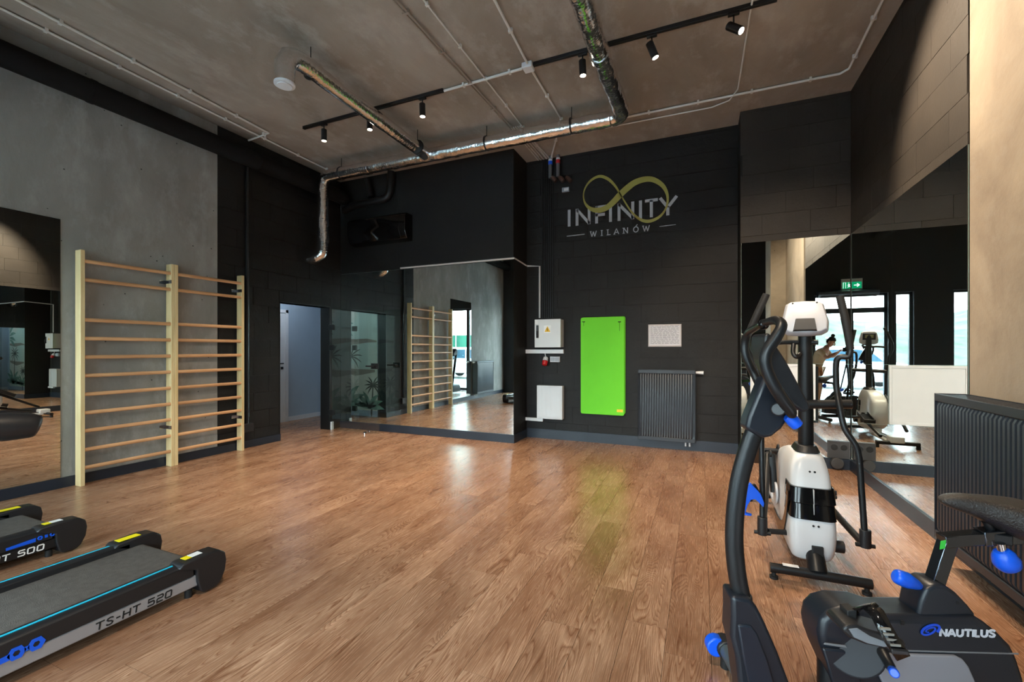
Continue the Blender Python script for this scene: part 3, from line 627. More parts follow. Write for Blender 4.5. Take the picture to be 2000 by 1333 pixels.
# ------------------------------------------------------------------ wall logo
def wallfn(y): return lambda u, v, h: Vector((u, y-h, v))
fnL = wallfn(YL-.002)
lg = thing('wall_logo', (-1.06, YL, 3.0), 'painted logo with a gold infinity loop over the words INFINITY WILANÓW', 'logo')
zb, hh, sw = 3.178, .25, .041
def letter(strokes, nm='letter'):
    mb = MB()
    for st in strokes: ribbon(mb, st, sw, fnL, .0025)
    mb.build(nm, M_LET, lg, smooth=False)
zt = zb+hh
letter([[(-1.80, zb), (-1.80, zt)]])
letter([[(-1.68, zb), (-1.68, zt)], [(-1.686, zt-.01), (-1.494, zb+.01)], [(-1.50, zb), (-1.50, zt)]])
letter([[(-1.39, zb), (-1.39, zt)], [(-1.405, zt-.017), (-1.25, zt-.017)], [(-1.405, zb+.12), (-1.27, zb+.12)]])
letter([[(-1.19, zb), (-1.19, zt)]])
letter([[(-1.07, zb), (-1.07, zt)], [(-1.076, zt-.01), (-.874, zb+.01)], [(-.88, zb), (-.88, zt)]])
letter([[(-.775, zb), (-.775, zt)]])
letter([[(-.715, zt-.017), (-.545, zt-.017)], [(-.63, zb), (-.63, zt-.01)]])
letter([[(-.515, zt), (-.415, zb+.11)], [(-.30, zt), (-.415, zb+.11)], [(-.415, zb), (-.415, zb+.13)]])
LP = [(-1.355, 3.854, .032), (-1.49, 3.80, .026), (-1.575, 3.67, .016), (-1.57, 3.52, .02), (-1.49, 3.41, .04), (-1.37, 3.365, .06), (-1.25, 3.385, .066), (-1.15, 3.455, .07), (-1.056, 3.545, .074), (-.95, 3.63, .074), (-.85, 3.69, .070), (-.72, 3.715, .064), (-.60, 3.69, .056), (-.48, 3.59, .044), (-.42, 3.45, .028), (-.43, 3.30, .02), (-.50, 3.19, .026), (-.60, 3.135, .034), (-.70, 3.13, .036), (-.80, 3.18, .028), (-.90, 3.29, .02), (-.99, 3.44, .016), (-1.06, 3.57, .018), (-1.13, 3.69, .026), (-1.23, 3.80, .034)]
pts, ws = [], []
for i in range(len(LP)):
    q = [Vector(LP[(i+k) % len(LP)]) for k in (-1, 0, 1, 2)]
    for k in range(4):
        u = k/4; v = .5*((2*q[1])+(q[2]-q[0])*u+(2*q[0]-5*q[1]+4*q[2]-q[3])*u*u+(3*q[1]-q[0]-3*q[2]+q[3])*u**3); pts.append((v.x, v.y)); ws.append(v.z*1.22)
mb = MB(); ribbon(mb, pts, ws, wallfn(YL-.0045), .003, closed=True); mb.build('infinity_loop', M_GOLD, lg, smooth=False)
for ch, px in zip('WILANOW', (1159, 1175.5, 1189.5, 1204, 1222, 1242, 1262)):
    xc = onY(px, 455, YL).x; h = .080; w = GL[ch][0]*h; mb = MB()
    write(ch, fnL, xc-w/2, 2.992, h, .15, mb=mb)
    if ch in 'ILN': ribbon(mb, [(xc-w/2-.012, 2.995), (xc-w/2+.020, 2.995)], .008, fnL, .0025); ribbon(mb, [(xc-w/2-.012, 3.069), (xc-w/2+.020, 3.069)], .008, fnL, .0025)
    if ch in 'WA': ribbon(mb, [(xc-w/2-.008, 3.069 if ch == 'W' else 2.995), (xc-w/2+.018, 3.069 if ch == 'W' else 2.995)], .008, fnL, .0025)
    if ch == 'O': ribbon(mb, [(xc, 3.080), (xc+.022, 3.100)], .010, fnL, .0025)
    mb.build('letter', M_LET, lg, smooth=False)
mb = MB(); ribbon(mb, [(-1.837, 3.037), (-1.566, 3.040)], .012, fnL); mb.build('rule_line', M_LET, lg, smooth=False)
mb = MB(); ribbon(mb, [(-.523, 3.037), (-.44, 3.040), (-.312, 3.041)], [.007, .012, .006], fnL); mb.build('rule_line', M_LET, lg, smooth=False)

# ------------------------------------------------------------------ things on the logo wall
yc = YL-.17
def fy(px, py, y): v = onY(px, py, y); return v.x, v.z
ax, az1 = fy(1044, 624.5, yc); bx, az0 = fy(1095, 679, yc)
t = thing('electrical_cabinet', ((ax+bx)/2, YL, az0), 'pale grey electrical cabinet with black handle and yellow warning sign', 'cabinet')
box('cabinet_body', ax+.004, bx-.004, yc+.02, YL, az0+.004, az1-.004, mat('cabinet_grey', (196, 196, 196), .45), t, .004)
box('cabinet_door', ax, bx, yc, yc+.019, az0, az1, mat('cabinet_door_grey', (204, 205, 206), .4), t, .005)
mb = MB().box(ax+.03, ax+.065, yc-.012, yc-.0005, az0+.14, az0+.33); mb.tube([(ax+.047, yc-.02, az0+.15), (ax+.047, yc-.026, az0+.25)], .014, 8); mb.build('door_handle', M_BLKP, t, .003)
box('label', ax+.01, ax+.06, yc-.0015, yc-.0003, az1-.07, az1-.01, M_WLAB, t)
xc, zc = (ax+bx)/2, az0+.27
MB().prism([(xc-.055, yc-.0015, zc-.055), (xc+.055, yc-.0015, zc-.055), (xc+.055, yc-.0015, zc+.055), (xc-.055, yc-.0015, zc+.055)], (0, 1, 0), .0012).build('warning_plate', M_WLAB, t, smooth=False)
MB().prism([(xc-.045, yc-.0025, zc-.04), (xc+.045, yc-.0025, zc-.04), (xc, yc-.0025, zc+.045)], (0, 1, 0), .001).build('warning_triangle', mat('warning_yellow', (226, 178, 30), .5), t, smooth=False)
mb = MB(); ribbon(mb, [(xc+.006, zc+.02), (xc-.010, zc-.003), (xc+.008, zc-.005), (xc-.004, zc-.028)], .006, wallfn(yc-.0027), .001); mb.build('lightning_mark', M_RUB, t, smooth=False)
def trunk(pa, pb, za, zb_, lab, y=YL-.045):
    x0, z1_ = fy(pa, za, y); x1, z0_ = fy(pb, zb_, y)
    q = thing('wall_trunking', (x0, YL, z0_), lab, 'trunking'); box('trunking_base', x0, x1, y+.012, YL, z0_+.002, z1_-.002, M_WHITE, q); box('trunking_cover', x0-.001, x1+.001, y, y+.0115, z0_, z1_, M_WHITE, q, .003)
trunk(1025.5, 1100, 683, 691, 'white trunking strip just under the electrical cabinet'); trunk(1025.5, 1060, 815.5, 824, 'short white trunking strip below the white wall heater')
x0, z1 = fy(1048, 753, YL-.10); x1, z0 = fy(1098, 821, YL-.10)
t = thing('wall_heater', (x0, YL, z0), 'square white wall heater with fine vertical ribs below the cabinet', 'heater')
box('heater_case', x0, x1, YL-.095, YL, z0, z1, M_WHITE, t, .006); box('front_panel', x0+.01, x1-.01, YL-.101, YL-.0955, z0+.035, z1-.035, M_WHITE, t, .002)
mb = MB()
for i in range(26): xx = x0+.02+i*(x1-x0-.04)/25; mb.box(xx-.002, xx+.002, YL-.104, YL-.1012, z0+.01, z1-.012)
tag(mb.build('grille_ribs', mat('heater_rib', (205, 208, 212), .4), t, smooth=False), kind='stuff')
x0, zz = fy(1064, 708, YL-.08)
t = thing('power_socket', (x0, YL, zz), 'angled white and red industrial power socket under the trunking', 'socket')
MB().tube([(x0, YL-.03, zz+.07), (x0, YL-.06, zz+.02)], [.035, .042], 14).build('socket_housing', M_WHITE, t, .005); MB().tube([(x0, YL-.06, zz+.018), (x0-.004, YL-.085, zz-.045)], [.044, .038], 16).build('red_cap', M_RED, t, .005)
MB().tube([(x0, YL-.03, zz+.072), (x0-.01, YL-.03, zz+.12), (x0-.02, YL-.03, zz+.17)], .006, 6).build('cable', M_WHITE, t)
x0, z1 = fy(1074, 697, YL-.04); x1, z0 = fy(1093, 708, YL-.04); xm = (x0+x1)/2
t = thing('double_socket', (xm, YL, z0), 'grey white double socket right of the red power socket', 'socket'); box('socket_plate', x0, x1, YL-.035, YL, z0, z1, mat('socket_plate', (190, 194, 200), .4), t, .004)
for q0, q1 in ((x0+.008, xm-.004), (xm+.004, x1-.008)): box('socket_cover', q0, q1, YL-.043, YL-.0355, z0+.012, z1-.012, mat('socket_cover', (150, 156, 166), .4), t, .003)
# green mat
ym = YL-.06; x0, z1 = fy(1134, 621, ym); x1, z0 = fy(1219, 813, ym)
t = thing('exercise_mat', ((x0+x1)/2, YL, z0), 'lime green foam exercise mats hanging flat on the black wall', 'mat')
def rr(x0, x1, z0, z1, r, y, n=4):
    o = []
    for cx_, cz_, a in ((x1-r, z1-r, 0), (x0+r, z1-r, 90), (x0+r, z0+r, 180), (x1-r, z0+r, 270)):
        for k in range(n+1): aa = math.radians(a+90*k/n); o.append((cx_+math.cos(aa)*r, y, cz_+math.sin(aa)*r))
    return o
for k in range(3): MB().prism(rr(x0+.004*k, x1+.006*k, z0+.01*k, z1+.003*k, .025, ym+.001+k*.016), (0, 1, 0), .0145).build('foam_layer', M_GREEN, t, .003)
for px in (1140, 1210):
    xx, zz = fy(px, 629, ym); MB().tube([(xx-.02, ym-.003, zz), (xx+.02, ym-.003, zz)], .006, 8).build('hook', M_BLKM, t); MB().tube([(xx, ym-.003, zz), (xx, ym-.003, zz-.06 if px < 1150 else zz-.13)], .0022, 6).build('hook_cord', M_RUB, t)
xx, zz = fy(1211, 803, ym); MB().box(xx-.045, xx+.04, ym-.001, ym+.0006, zz-.02, zz+.02).build('yellow_tag', mat('tag_yellow', (226, 196, 28), .5), t)
# paper sheet
x0, z1 = fy(1266, 634.5, YL-.01); x1, z0 = fy(1331, 677.5, YL-.01)
t = thing('notice_sheet', (x0, YL, z0), 'wrinkled laminated white notice sheet on the black wall over the radiator', 'notice')
g = []
for j in range(13): g.append([(x0+(x1-x0)*i/18, YL-.008+.004*noise.noise(Vector((i*.5, j*.6, 2))), z0+(z1-z0)*j/12) for i in range(19)])
MB().grid(g).build('sheet', mat('laminated_paper', (196, 190, 192), .22), t).modifiers.new('solid', 'SOLIDIFY').thickness = .0008
mb = MB(); rnd = random.Random(5)
for r in range(17):
    z = z1-.022-r*.015; x = x0+.03
    if z < z0+.02: break
    while x < x1-.05:
        w = rnd.uniform(.02, .06); mb.box(x, min(x+w, x1-.03), YL-.0145, YL-.014, z-.0025, z+.0025); x += w+.012
tag(mb.build('print_lines', mat('grey_ink', (118, 112, 116), .6), t, smooth=False), kind='stuff')

# ------------------------------------------------------------------ radiators
def radiator(loc, ux, uy, L, D, z0, z1, label, pitch, feet=False, valve=0):
    """ux runs along the radiator, uy points out of its front; loc is the back corner at the wall side"""
    O = Vector(loc); ux = Vector(ux); uy = Vector(uy)
    M = Matrix((ux, uy, Vector((0, 0, 1)))).transposed().to_4x4(); M.translation = O
    t = thing('radiator', loc, label, 'radiator')
    MB().box(0, L, .02, D-.026, z0+.01, z1-.012, M).build('radiator_body', M_RAD, t, .004)
    n = int((L-.03)/pitch); mb = MB()
    pts = []; p0 = (L-n*pitch)/2
    for i in range(n):
        a = p0+i*pitch
        pts += [(a+pitch*.02, -.012), (a+pitch*.10, .012), (a+pitch*.60, .012), (a+pitch*.68, -.012)]
    rows = []
    for z in (z0+.05, z0+.075, z1-.075, z1-.05):
        k = 0 if z in (z0+.05, z1-.05) else 1
        rows.append([M @ Vector((x, D-.011+y*k, z)) for x, y in [(0.004, 0)]+pts+[(L-.004, 0)]])
    mb.grid(rows).build('fluted_front', M_RAD, t)
    MB().box(0, L, D-.012, D, z0, z0+.048, M).build('front_rim', M_RAD, t, .004); MB().box(0, L, D-.012, D, z1-.048, z1, M).build('front_rim', M_RAD, t, .004)
    MB().box(-.004, 0, .01, D, z0, z1, M).build('end_plate', M_RAD, t, .001); MB().box(L, L+.004, .01, D, z0, z1, M).build('end_plate', M_RAD, t, .001)
    g = MB()
    for i in range(int(L/.03)): g.box(.012+i*.03, .028+i*.03, .02, D-.014, z1-.0115, z1-.004, M)
    g.box(0, L, .012, .02, z1-.012, z1, M)
    tag(g.build('top_grille', M_RAD, t, smooth=False), kind='stuff')
    if valve: 
        e = L if valve > 0 else 0; sg = 1 if valve > 0 else -1
        MB().tube([M @ Vector((e+sg*.004, D*.5, z1-.03)), M @ Vector((e+sg*.10, D*.5, z1-.03))], [.018, .024], 14).build('thermostat_valve', M_WHITE, t, .003)
    for s_ in (.07, .12): MB().cyl(M @ Vector((L-s_ if valve >= 0 else s_, D*.5, z0+.01)), M @ Vector((L-s_ if valve >= 0 else s_, D*.5, max(z0-.06, .02))), .011, 10).build('supply_pipe', M_WHITE, t)
    return t
x0 = onY(1246.5, 722, YL-.14).x; x1 = onY(1358, 722, YL-.14).x
radiator((x0, YL, 0), (1, 0, 0), (0, -1, 0), x1-x0, .14, .125, 1.075, 'tall dark radiator on the logo wall right of the green mat', .032, valve=1)
radiator((XR-.02, 3.60, 0), (0, -1, 0), (-1, 0, 0), 1.25, .17, .17, 1.075, 'black fluted radiator in front of the concrete pier at right', .036)
radiator((XL+.012, 1.09, 0), (0, -1, 0), (1, 0, 0), 1.0, .16, .14, 1.03, 'dark radiator on the left wall beside the tall mirror', .034, valve=-1)

# ------------------------------------------------------------------ wall bars
RZ = (2.229, 2.044, 1.645, 1.460, 1.275, 1.090, .904, .720, .541, .354, .175)
def bars(ya, yb, label):
    t = thing('wall_bars', (-5.65, (ya+yb)/2, 0), label, 'wall bars', 'pine wall bars')
    for y in (ya, yb-.036): box('post', -5.705, -5.605, y, y+.036, 0, 2.335, M_POST, t, .003)
    for i, z in enumerate(RZ):
        MB().tube([(-5.625, ya+.030, z), (-5.625, yb-.030, z)], .019, 12, flat=.75).build('rung', M_RUNG, t)
    for z in (2.13, .45):
        MB().box(XL, -5.60, yb-.042, yb-.0365, z-.02, z+.02).box(XL, XL+.005, yb-.09, yb-.042, z-.02, z+.02).build('bracket', M_CHROME, t)
bars(2.315, 3.160, 'left unit of the pine wall bars, nearest the tall wall mirror')
bars(3.162, 4.008, 'right unit of the pine wall bars, nearest the black wall')

# ------------------------------------------------------------------ glass door standing open in front of the mirror
yg = 5.585
t = thing('glass_door', (-5.66, yg, 0), 'frameless glass door standing open before the wide mirror', 'door')
box('door_leaf', -5.665, -4.675, yg-.005, yg+.005, .02, 2.03, M_DGLASS, t)
for z in (1.72, 1.38, .30): MB().box(-5.712, -5.62, yg-.018, yg-.0055, z-.045, z+.045).box(-5.712, -5.62, yg+.0055, yg+.018, z-.045, z+.045).build('hinge', M_BLKM, t, .003)
xh = -4.745; zh = 1.085
for s_ in (-1, 1):
    MB().tube([(xh, yg+s_*.0055, zh), (xh, yg+s_*.016, zh)], .030, 18).build('rosette', M_CHROME if s_ > 0 else M_BLKM, t, .002)
    MB().tube([(xh, yg+s_*.016, zh), (xh, yg+s_*.05, zh), (xh-.03, yg+s_*.055, zh), (xh-.15, yg+s_*.055, zh)], .0115, 10).build('lever', M_BLKM, t)
MB().box(-4.83, -4.68, yg-.014, yg-.0055, 1.04, 1.13).build('lock_case', M_BLKM, t, .003); MB().cyl((-4.70, yg-.03, 1.06), (-4.70, yg-.014, 1.06), .010).build('key_cylinder', M_CHROME, t)
q = thing('door_stop', (-4.90, yg-.05, 0), 'small chrome door stop on the floor below the glass door', 'door stop'); MB().tube([(-4.90, yg-.07, 0), (-4.90, yg-.07, .03)], .028, 18).build('stop_base', M_CHROME, q, .003); MB().tube([(-4.90, yg-.07, .0305), (-4.90, yg-.07, .042)], .022, 18).build('rubber_ring', M_RUB, q, .002)
MB().box(-4.94, -4.86, yg-.012, yg+.012, .021, .05).build('bottom_clamp', M_CHROME, t, .003)
q = tag(box('corner_block', XL+.006, XL+.035, 5.585+.03, 5.66, 0, .135, M_WHITE, None, .003), 'small white block at the foot of the doorway jamb', 'block')
# white board fixed over the corner mirror, black socket box in the corner
t = thing('white_panel', (.88, YB, .53), 'blank white framed panel fixed over the corner mirror', 'panel')
wb0, wb1, wz0, wz1 = .548, 1.205, .537, 1.180
box('panel_board', wb0, wb1, YB-.012, YB-.001, wz0, wz1, M_WHITE, t, .003)
mb = MB().box(wb0, wb1, YB-.018, YB-.0125, wz1-.03, wz1).box(wb0, wb1, YB-.018, YB-.0125, wz0, wz0+.03).box(wb0, wb0+.03, YB-.018, YB-.0125, wz0+.03, wz1-.03).box(wb1-.03, wb1, YB-.018, YB-.0125, wz0+.03, wz1-.03)
mb.build('panel_frame', M_WHITE, t, .002, smooth=True)
M_SOCK = mat('socket_box_black', (50, 48, 48), .5)
t = thing('floor_socket_box', (1.43, YB-.02, .12), 'dark wall socket box low in the mirrored corner behind the elliptical', 'socket box')
box('socket_box_body', 1.325, 1.527, YB-.030, YB-.001, .125, .318, M_SOCK, t, .004)
for x in (1.38, 1.47): MB().tube([(x, YB-.0305, .25), (x, YB-.036, .25)], .032, 16).build('socket_ring', M_RUB, t, .002)
MB().tube([(1.40, YB-.075, .075), (1.40, YB-.016, .075)], .062, 20).build('round_plug', M_SOCK, t, .006)

# ------------------------------------------------------------------ treadmills
def side_fn(x): return lambda u, v, h: Vector((x+h, u, v))
def treadmill(dx, dy, label, silver, text, deck_stripe, railend):
    xr, xl, yr = -2.53+dx, -3.215+dx, 1.60+dy
    t = thing('treadmill', ((xr+xl)/2, yr-.9, 0), label, 'treadmill', 'treadmills at the left')
    bx0, bx1 = xl+.085, xr-.085
    prof = [(yr-1.75, .165), (yr-.03, .165)]+[(yr-.03+.038*math.sin(a), .127+.038*math.cos(a)) for a in (.4, .8, 1.2, 1.57, 2.0, 2.5, 3.0)]+[(yr-1.75, .10)]
    MB().prism([(bx0, y, z) for y, z in prof], (1, 0, 0), bx1-bx0).build('running_belt', M_BELT, t)
    for x0, x1, out, sg in ((xr-.09, xr, xr, 1), (xl, xl+.09, xl, -1)):
        inn = x0 if sg > 0 else x1
        pr = [(inn, .168), (inn, .192), (inn+sg*.03, .203), (out-sg*.01, .196), (out+sg*.002, .185), (out+sg*.002, .120), (inn, .115)]
        MB().prism([(x, yr-1.75, z) for x, z in pr], (0, 1, 0), 1.67).build('foot_rail', M_BLKP, t, .003)
        sx0, sx1 = sorted((out-sg*.02, out-sg*.004))
        MB().prism([(sx0, yr-1.75, .055), (sx1+.0, yr-1.75, .055), (sx1, yr-1.75, .118), (sx0, yr-1.75, .118)], (0, 1, 0), 1.72).build('side_frame', M_SIL if silver else M_BLKM, t, .006)
        if deck_stripe: xs = inn+sg*.046; MB().box(xs-.0045, xs+.0045, yr-1.72, yr-.16, .2002, .2035).build('blue_stripe', M_CYAN, t)
        cap = [(yr-.16, .19), (yr-.14, .210), (yr-.02, .216), (yr+.05, .212), (yr+.085, .185), (yr+.093, .14), (yr+.085, .08), (yr+.06, .03), (yr+.035, .010), (yr-.03, .008), (yr-.05, .025), (yr-.065, .08), (yr-.07, .15)]
        c0, c1 = sorted((inn+sg*.0, out+sg*.014))
        MB().prism([(c0, y, z) for y, z in cap], (1, 0, 0), c1-c0).build('rear_cap', M_BLKP, t, .008, seg=3)
        lx = (inn+out)/2
        if sg > 0:
            box('white_label', lx-.022, lx+.024, yr-.075, yr-.02, .2163, .2175, M_WLAB, t); box('yellow_label', lx-.022, lx+.024, yr-.11, yr-.0765, .2152, .2168, M_YEL, t)
        else: box('yellow_label', lx-.026, lx+.026, yr-.125, yr-.015, .2158, .2175, M_YEL, t)
        MB().tube([((c0+c1)/2-.0, yr-.085, .0), ((c0+c1)/2, yr-.085, .045)], .018, 12).build('rear_foot', M_RUB, t)
    # lettering and blue decal on the outer right side
    xs = xr-.0038+.0; h = .042
    ya, yb_ = onX(186, 1220, -2.53).y, onX(336, 1156, -2.53).y
    if not silver: ya, yb_ = 1.08, 1.42
    wd = text_width(text, 1, .22, 1.15); hw = (yb_-ya)/wd
    write(text, side_fn(xs), ya+dy*0, .066, hw, .17, .22, 1.15, .12).build('model_lettering', M_RUB if silver else M_WLAB, t, smooth=False)
    hx_ = []; mb = MB(); y0_ = .845 if silver else 1.40
    zc_ = .130 if silver else .148
    for k in range(2):
        c = (y0_+k*.058, zc_+k*.002); r = .028 if silver else .014
        rin = r*.42; n = 6
        for j in range(n):
            a, b = 2*PI*j/n, 2*PI*(j+1)/n
            q = [(c[0]+math.cos(a)*r, c[1]+math.sin(a)*r), (c[0]+math.cos(b)*r, c[1]+math.sin(b)*r), (c[0]+math.cos(b)*rin, c[1]+math.sin(b)*rin), (c[0]+math.cos(a)*rin, c[1]+math.sin(a)*rin)]
            mb.prism([(xr+.0025, y, z) for y, z in q], (1, 0, 0), .003)
    mb.prism([(xr+.0025, y0_+.022, zc_-.008), (xr+.0025, y0_+.036, zc_-.008), (xr+.0025, y0_+.036, zc_+.01), (xr+.0025, y0_+.022, zc_+.01)], (1, 0, 0), .003)
    mb.prism([(xr+.0025, y0_-.15, zc_-.02), (xr+.0025, y0_-.02, zc_-.016), (xr+.0025, y0_-.02, zc_+.008), (xr+.0025, y0_-.15, zc_-.004)], (1, 0, 0), .003)
    mb.build('blue_decal', M_BLUE, t, smooth=False)
    # motor hood, uprights, console and handrails at the front end (outside the photograph)
    hd = [(yr-1.85, .05), (yr-1.85, .20), (yr-1.78, .27), (yr-1.55, .28), (yr-1.38, .20), (yr-1.36, .05)]
    MB().prism([(xl-.01, y, z) for y, z in hd], (1, 0, 0), xr-xl+.02).build('motor_hood', M_BLKP, t, .02, seg=3)
    for x, sg in ((xr+.005, 1), (xl-.005, -1)):
        MB().tube([(x, yr-1.30, .06), (x, yr-1.36, .30), (x, yr-1.50, .85), (x, yr-1.58, 1.18)], .038, 12, smooth=3, flat=.6).build('upright', M_BLKM, t)
        e = railend
        MB().tube([(x, yr-1.56, 1.08), (x-.0, yr-1.2, 1.05), (x-.03*sg, e, 1.03)], [.022, .024, .026], 12).build('handrail', M_BLKM, t)
    MB().prism([(xl-.02, y, z) for y, z in ((yr-1.66, 1.16), (yr-1.66, 1.34), (yr-1.60, 1.38), (yr-1.40, 1.22), (yr-1.42, 1.14))], (1, 0, 0), xr-xl+.04).build('console', M_BLKP, t, .02, seg=3)
    MB().prism([(xl+.15, y, z) for y, z in ((yr-1.585, 1.372), (yr-1.44, 1.258), (yr-1.438, 1.262), (yr-1.583, 1.376))], (1, 0, 0), xr-xl-.3).build('screen', M_SCREEN, t)
    return t
tm = treadmill(0, 0, 'silver sided treadmill with cyan stripes, nearest at the left, lettered TS-HT 520', True, 'TS-HT 520', True, .62)
treadmill(-1.345, -.06, 'all black treadmill partly cut by the left frame edge, lettered TS-HT 500', False, 'TS-HT s00', False, .62)
# handrail grip that enters the frame at the far left
g0 = Vector((-2.60, .86, 1.035)); MB().tube([g0+Vector((.0, -.25, .0)), g0+Vector((0, -.12, .01)), g0+Vector((0, -.02, 0)), g0+Vector((.005, .055, -.006)), g0+Vector((.008, .075, -.010))], [.032, .05, .058, .050, .034], 18, smooth=3).build('handrail_grip', M_BLKP, tm)

# ------------------------------------------------------------------ elliptical trainer in front of the corner mirror
t = thing('elliptical_trainer', (.62, 3.5, 0), 'white and black elliptical trainer standing before the mirrored corner', 'exercise machine')
E_ = lambda px, py, y=3.2: onY(px, py, y)
MB().tube([(.375, 3.0, .062), (.62, 3.0, .064), (.862, 3.0, .062)], .027, 14).build('front_stabiliser', M_BLKM, t)
for x in (.395, .84):
    MB().tube([(x, 3.0, 0), (x, 3.0, .016), (x, 3.0, .018), (x, 3.0, .04)], [.023, .023, .012, .012], 14).build('levelling_foot', M_RUB, t)
box('white_label', .44, .52, 2.985, 3.02, .0895, .091, M_WLAB, t)
MB().tube([(.612, 3.005, .07), (.612, 3.04, .12), (.612, 3.09, .165)], [.050, .048, .045], 16).build('frame_neck', M_BLKM, t)
def rrect(cx_, y0, y1, hw, z, n=4, r=.055, tilt=0):
    o = []; r = min(r, hw*.95, (y1-y0)/2*.95)
    for qx, qy, a in ((cx_+hw-r, y1-r, 0), (cx_-hw+r, y1-r, 90), (cx_-hw+r, y0+r, 180), (cx_+hw-r, y0+r, 270)):
        for k in range(n+1): aa = math.radians(a+90*k/n); o.append((qx+math.cos(aa)*r, qy+math.sin(aa)*r, z+tilt*(qy-y0)))
    return o
cx_ = .605
MB().loft([rrect(cx_, 3.12, 3.34, .070, .088), rrect(cx_, 3.07, 3.55, .105, .105), rrect(cx_, 3.045, 3.72, .118, .18), rrect(cx_, 3.04, 3.80, .121, .29), rrect(cx_, 3.05, 3.84, .117, .352), rrect(cx_, 3.075, 3.83, .108, .44), rrect(cx_, 3.092, 3.82, .107, .535), rrect(cx_, 3.12, 3.76, .104, .60), rrect(cx_, 3.15, 3.66, .093, .66), rrect(cx_+.003, 3.18, 3.52, .078, .70), rrect(cx_+.005, 3.20, 3.46, .066, .715)]).build('body_shell', M_WHITE, t, sub=1)
for za, zb_, dy_ in ((.355, .442, 0), (.446, .532, .012)):
    MB().loft([rrect(cx_, 3.042+dy_, 3.30, .119, za, r=.05), rrect(cx_, 3.064+dy_, 3.30, .113, zb_, r=.05)]).build('black_band', M_GLOSSB, t, .002)
mb = MB(); mb.box(cx_-.001, cx_+.001, 3.05, 3.12, .36, .53); mb.build('centre_seam', M_WLAB, t)
MB().loft([rrect(.61, 3.20, 3.44, .068, .712), rrect(.61, 3.225, 3.40, .052, .752)]).build('pole_collar', M_BLKP, t, .004)
# curved black sweep on the left flank
xf = cx_-.1195
sw_ = [(3.10, .50), (3.14, .40), (3.20, .30), (3.27, .225), (3.36, .19), (3.5, .18), (3.66, .20)]
mb = MB(); ribbon(mb, sw_, [.03, .045, .06, .07, .07, .06, .03], lambda u, v, h: Vector((xf-h, u, v)), .006); mb.build('side_groove', M_GLOSSB, t)
MB().cyl((xf-.004, 3.52, .36), (xf-.020, 3.52, .36), .075, 28).build('hub_cover', M_WHITE, t, .006)
def dot(x, y, z, r=.006): MB().tube([(x, y, z), (x, y-.004, z)], r, 10).build('screw', M_RUB, t)
dot(.593, 3.10, .625); dot(.618, 3.10, .625); dot(.600, 3.042, .325); dot(.625, 3.042, .325)
box('power_inlet', .592, .648, 3.030, 3.05, .155, .21, M_RUB, t, .003)
pb, pt = Vector((.613, 3.31, .73)), Vector((.590, 3.22, 1.60))
MB().tube([pb, pb.lerp(pt, .5), pt], [.043, .041, .036], 20).build('pole', M_BLKM, t)
# console seen from behind
cc = Vector((.585, 3.20, 1.545)); R = Matrix.Rotation(math.radians(-6), 4, 'Z') @ Matrix.Rotation(math.radians(-14), 4, 'X'); Mc = Matrix.Translation(cc) @ R
def csec(y, k, zz=0): return [Mc @ Vector((x*k, y, z*k+zz)) for x, z in [(-.085, -.105), (-.118, -.085), (-.122, -.03), (-.098, .085), (-.07, .102), (0, .106), (.07, .102), (.098, .085), (.122, -.03), (.118, -.085), (.085, -.105), (0, -.112)]]
MB().loft([csec(-.035, .72), csec(-.03, .9), csec(-.005, 1.0), csec(.03, 1.0), csec(.04, .96)]).build('console_case', mat('console_grey_white', (178, 179, 186), .35), t, .004)
MB().loft([[Mc @ Vector(p) for p in ((-.06, -.052, -.09), (.055, -.052, -.09), (.045, -.052, -.02), (-.045, -.052, -.02))], [Mc @ Vector(p) for p in ((-.065, -.028, -.095), (.06, -.028, -.095), (.05, -.028, -.015), (-.05, -.028, -.015))]]).build('rear_recess', M_BLKP, t)
MB().box(-.085, .085, .0405, .046, -.03, .075, Mc).build('display_bezel', M_BLKP, t, .004); MB().box(-.055, .055, .0465, .048, .0, .055, Mc).build('display', M_SCREEN, t)
for sx in (-.062, .062):
    MB().tube([Mc @ Vector((sx, -.034, .085)), Mc @ Vector((sx, -.025, .083))], .005, 8).build('screw', M_RUB, t)
# fixed handlebar under the console
hb = [E_(1492, 672, 3.22), E_(1530, 669, 3.24), E_(1568, 669, 3.24), E_(1598, 669, 3.22)]
MB().tube(hb, .015, 12, smooth=3).build('fixed_handlebar', M_BLKM, t)
MB().tube([E_(1550, 672, 3.20), E_(1549, 690, 3.18), E_(1556, 698, 3.17), E_(1562, 692, 3.2)], .013, 10, smooth=4).build('pulse_grip', M_BLKM, t)
# moving arms
MB().tube([E_(1490, 790, 3.24), E_(1575, 790, 3.24), E_(1664, 790, 3.24)], .028, 18).build('pivot_tube', M_BLKM, t, .003)
def arm(px, side):
    up = [E_(*p, 3.20) for p in px[:3]]; lo = [E_(*p, q) for p, q in zip(px[2:], (3.20, 3.20, 3.21, 3.22, 3.22, 3.18, 3.15, 3.13, 3.12, 3.10))]
    MB().tube(up, [.021, .022, .019], 14, smooth=3).build('grip', M_RUB, t)
    MB().tube(lo, .0165, 14, smooth=4).build('arm_tube', M_BLKM, t)
arm([(1640, 578), (1652, 630), (1661, 683), (1657, 697), (1640, 698), (1633, 712), (1634, 760), (1640, 795), (1650, 838), (1675, 880), (1682, 950), (1688, 1035)], 1)
arm([(1497, 575), (1480, 612), (1462, 650), (1459, 680), (1470, 702), (1480, 722), (1484, 760), (1486, 795), (1487, 850), (1488, 905), (1489, 960), (1489, 1010)], -1)
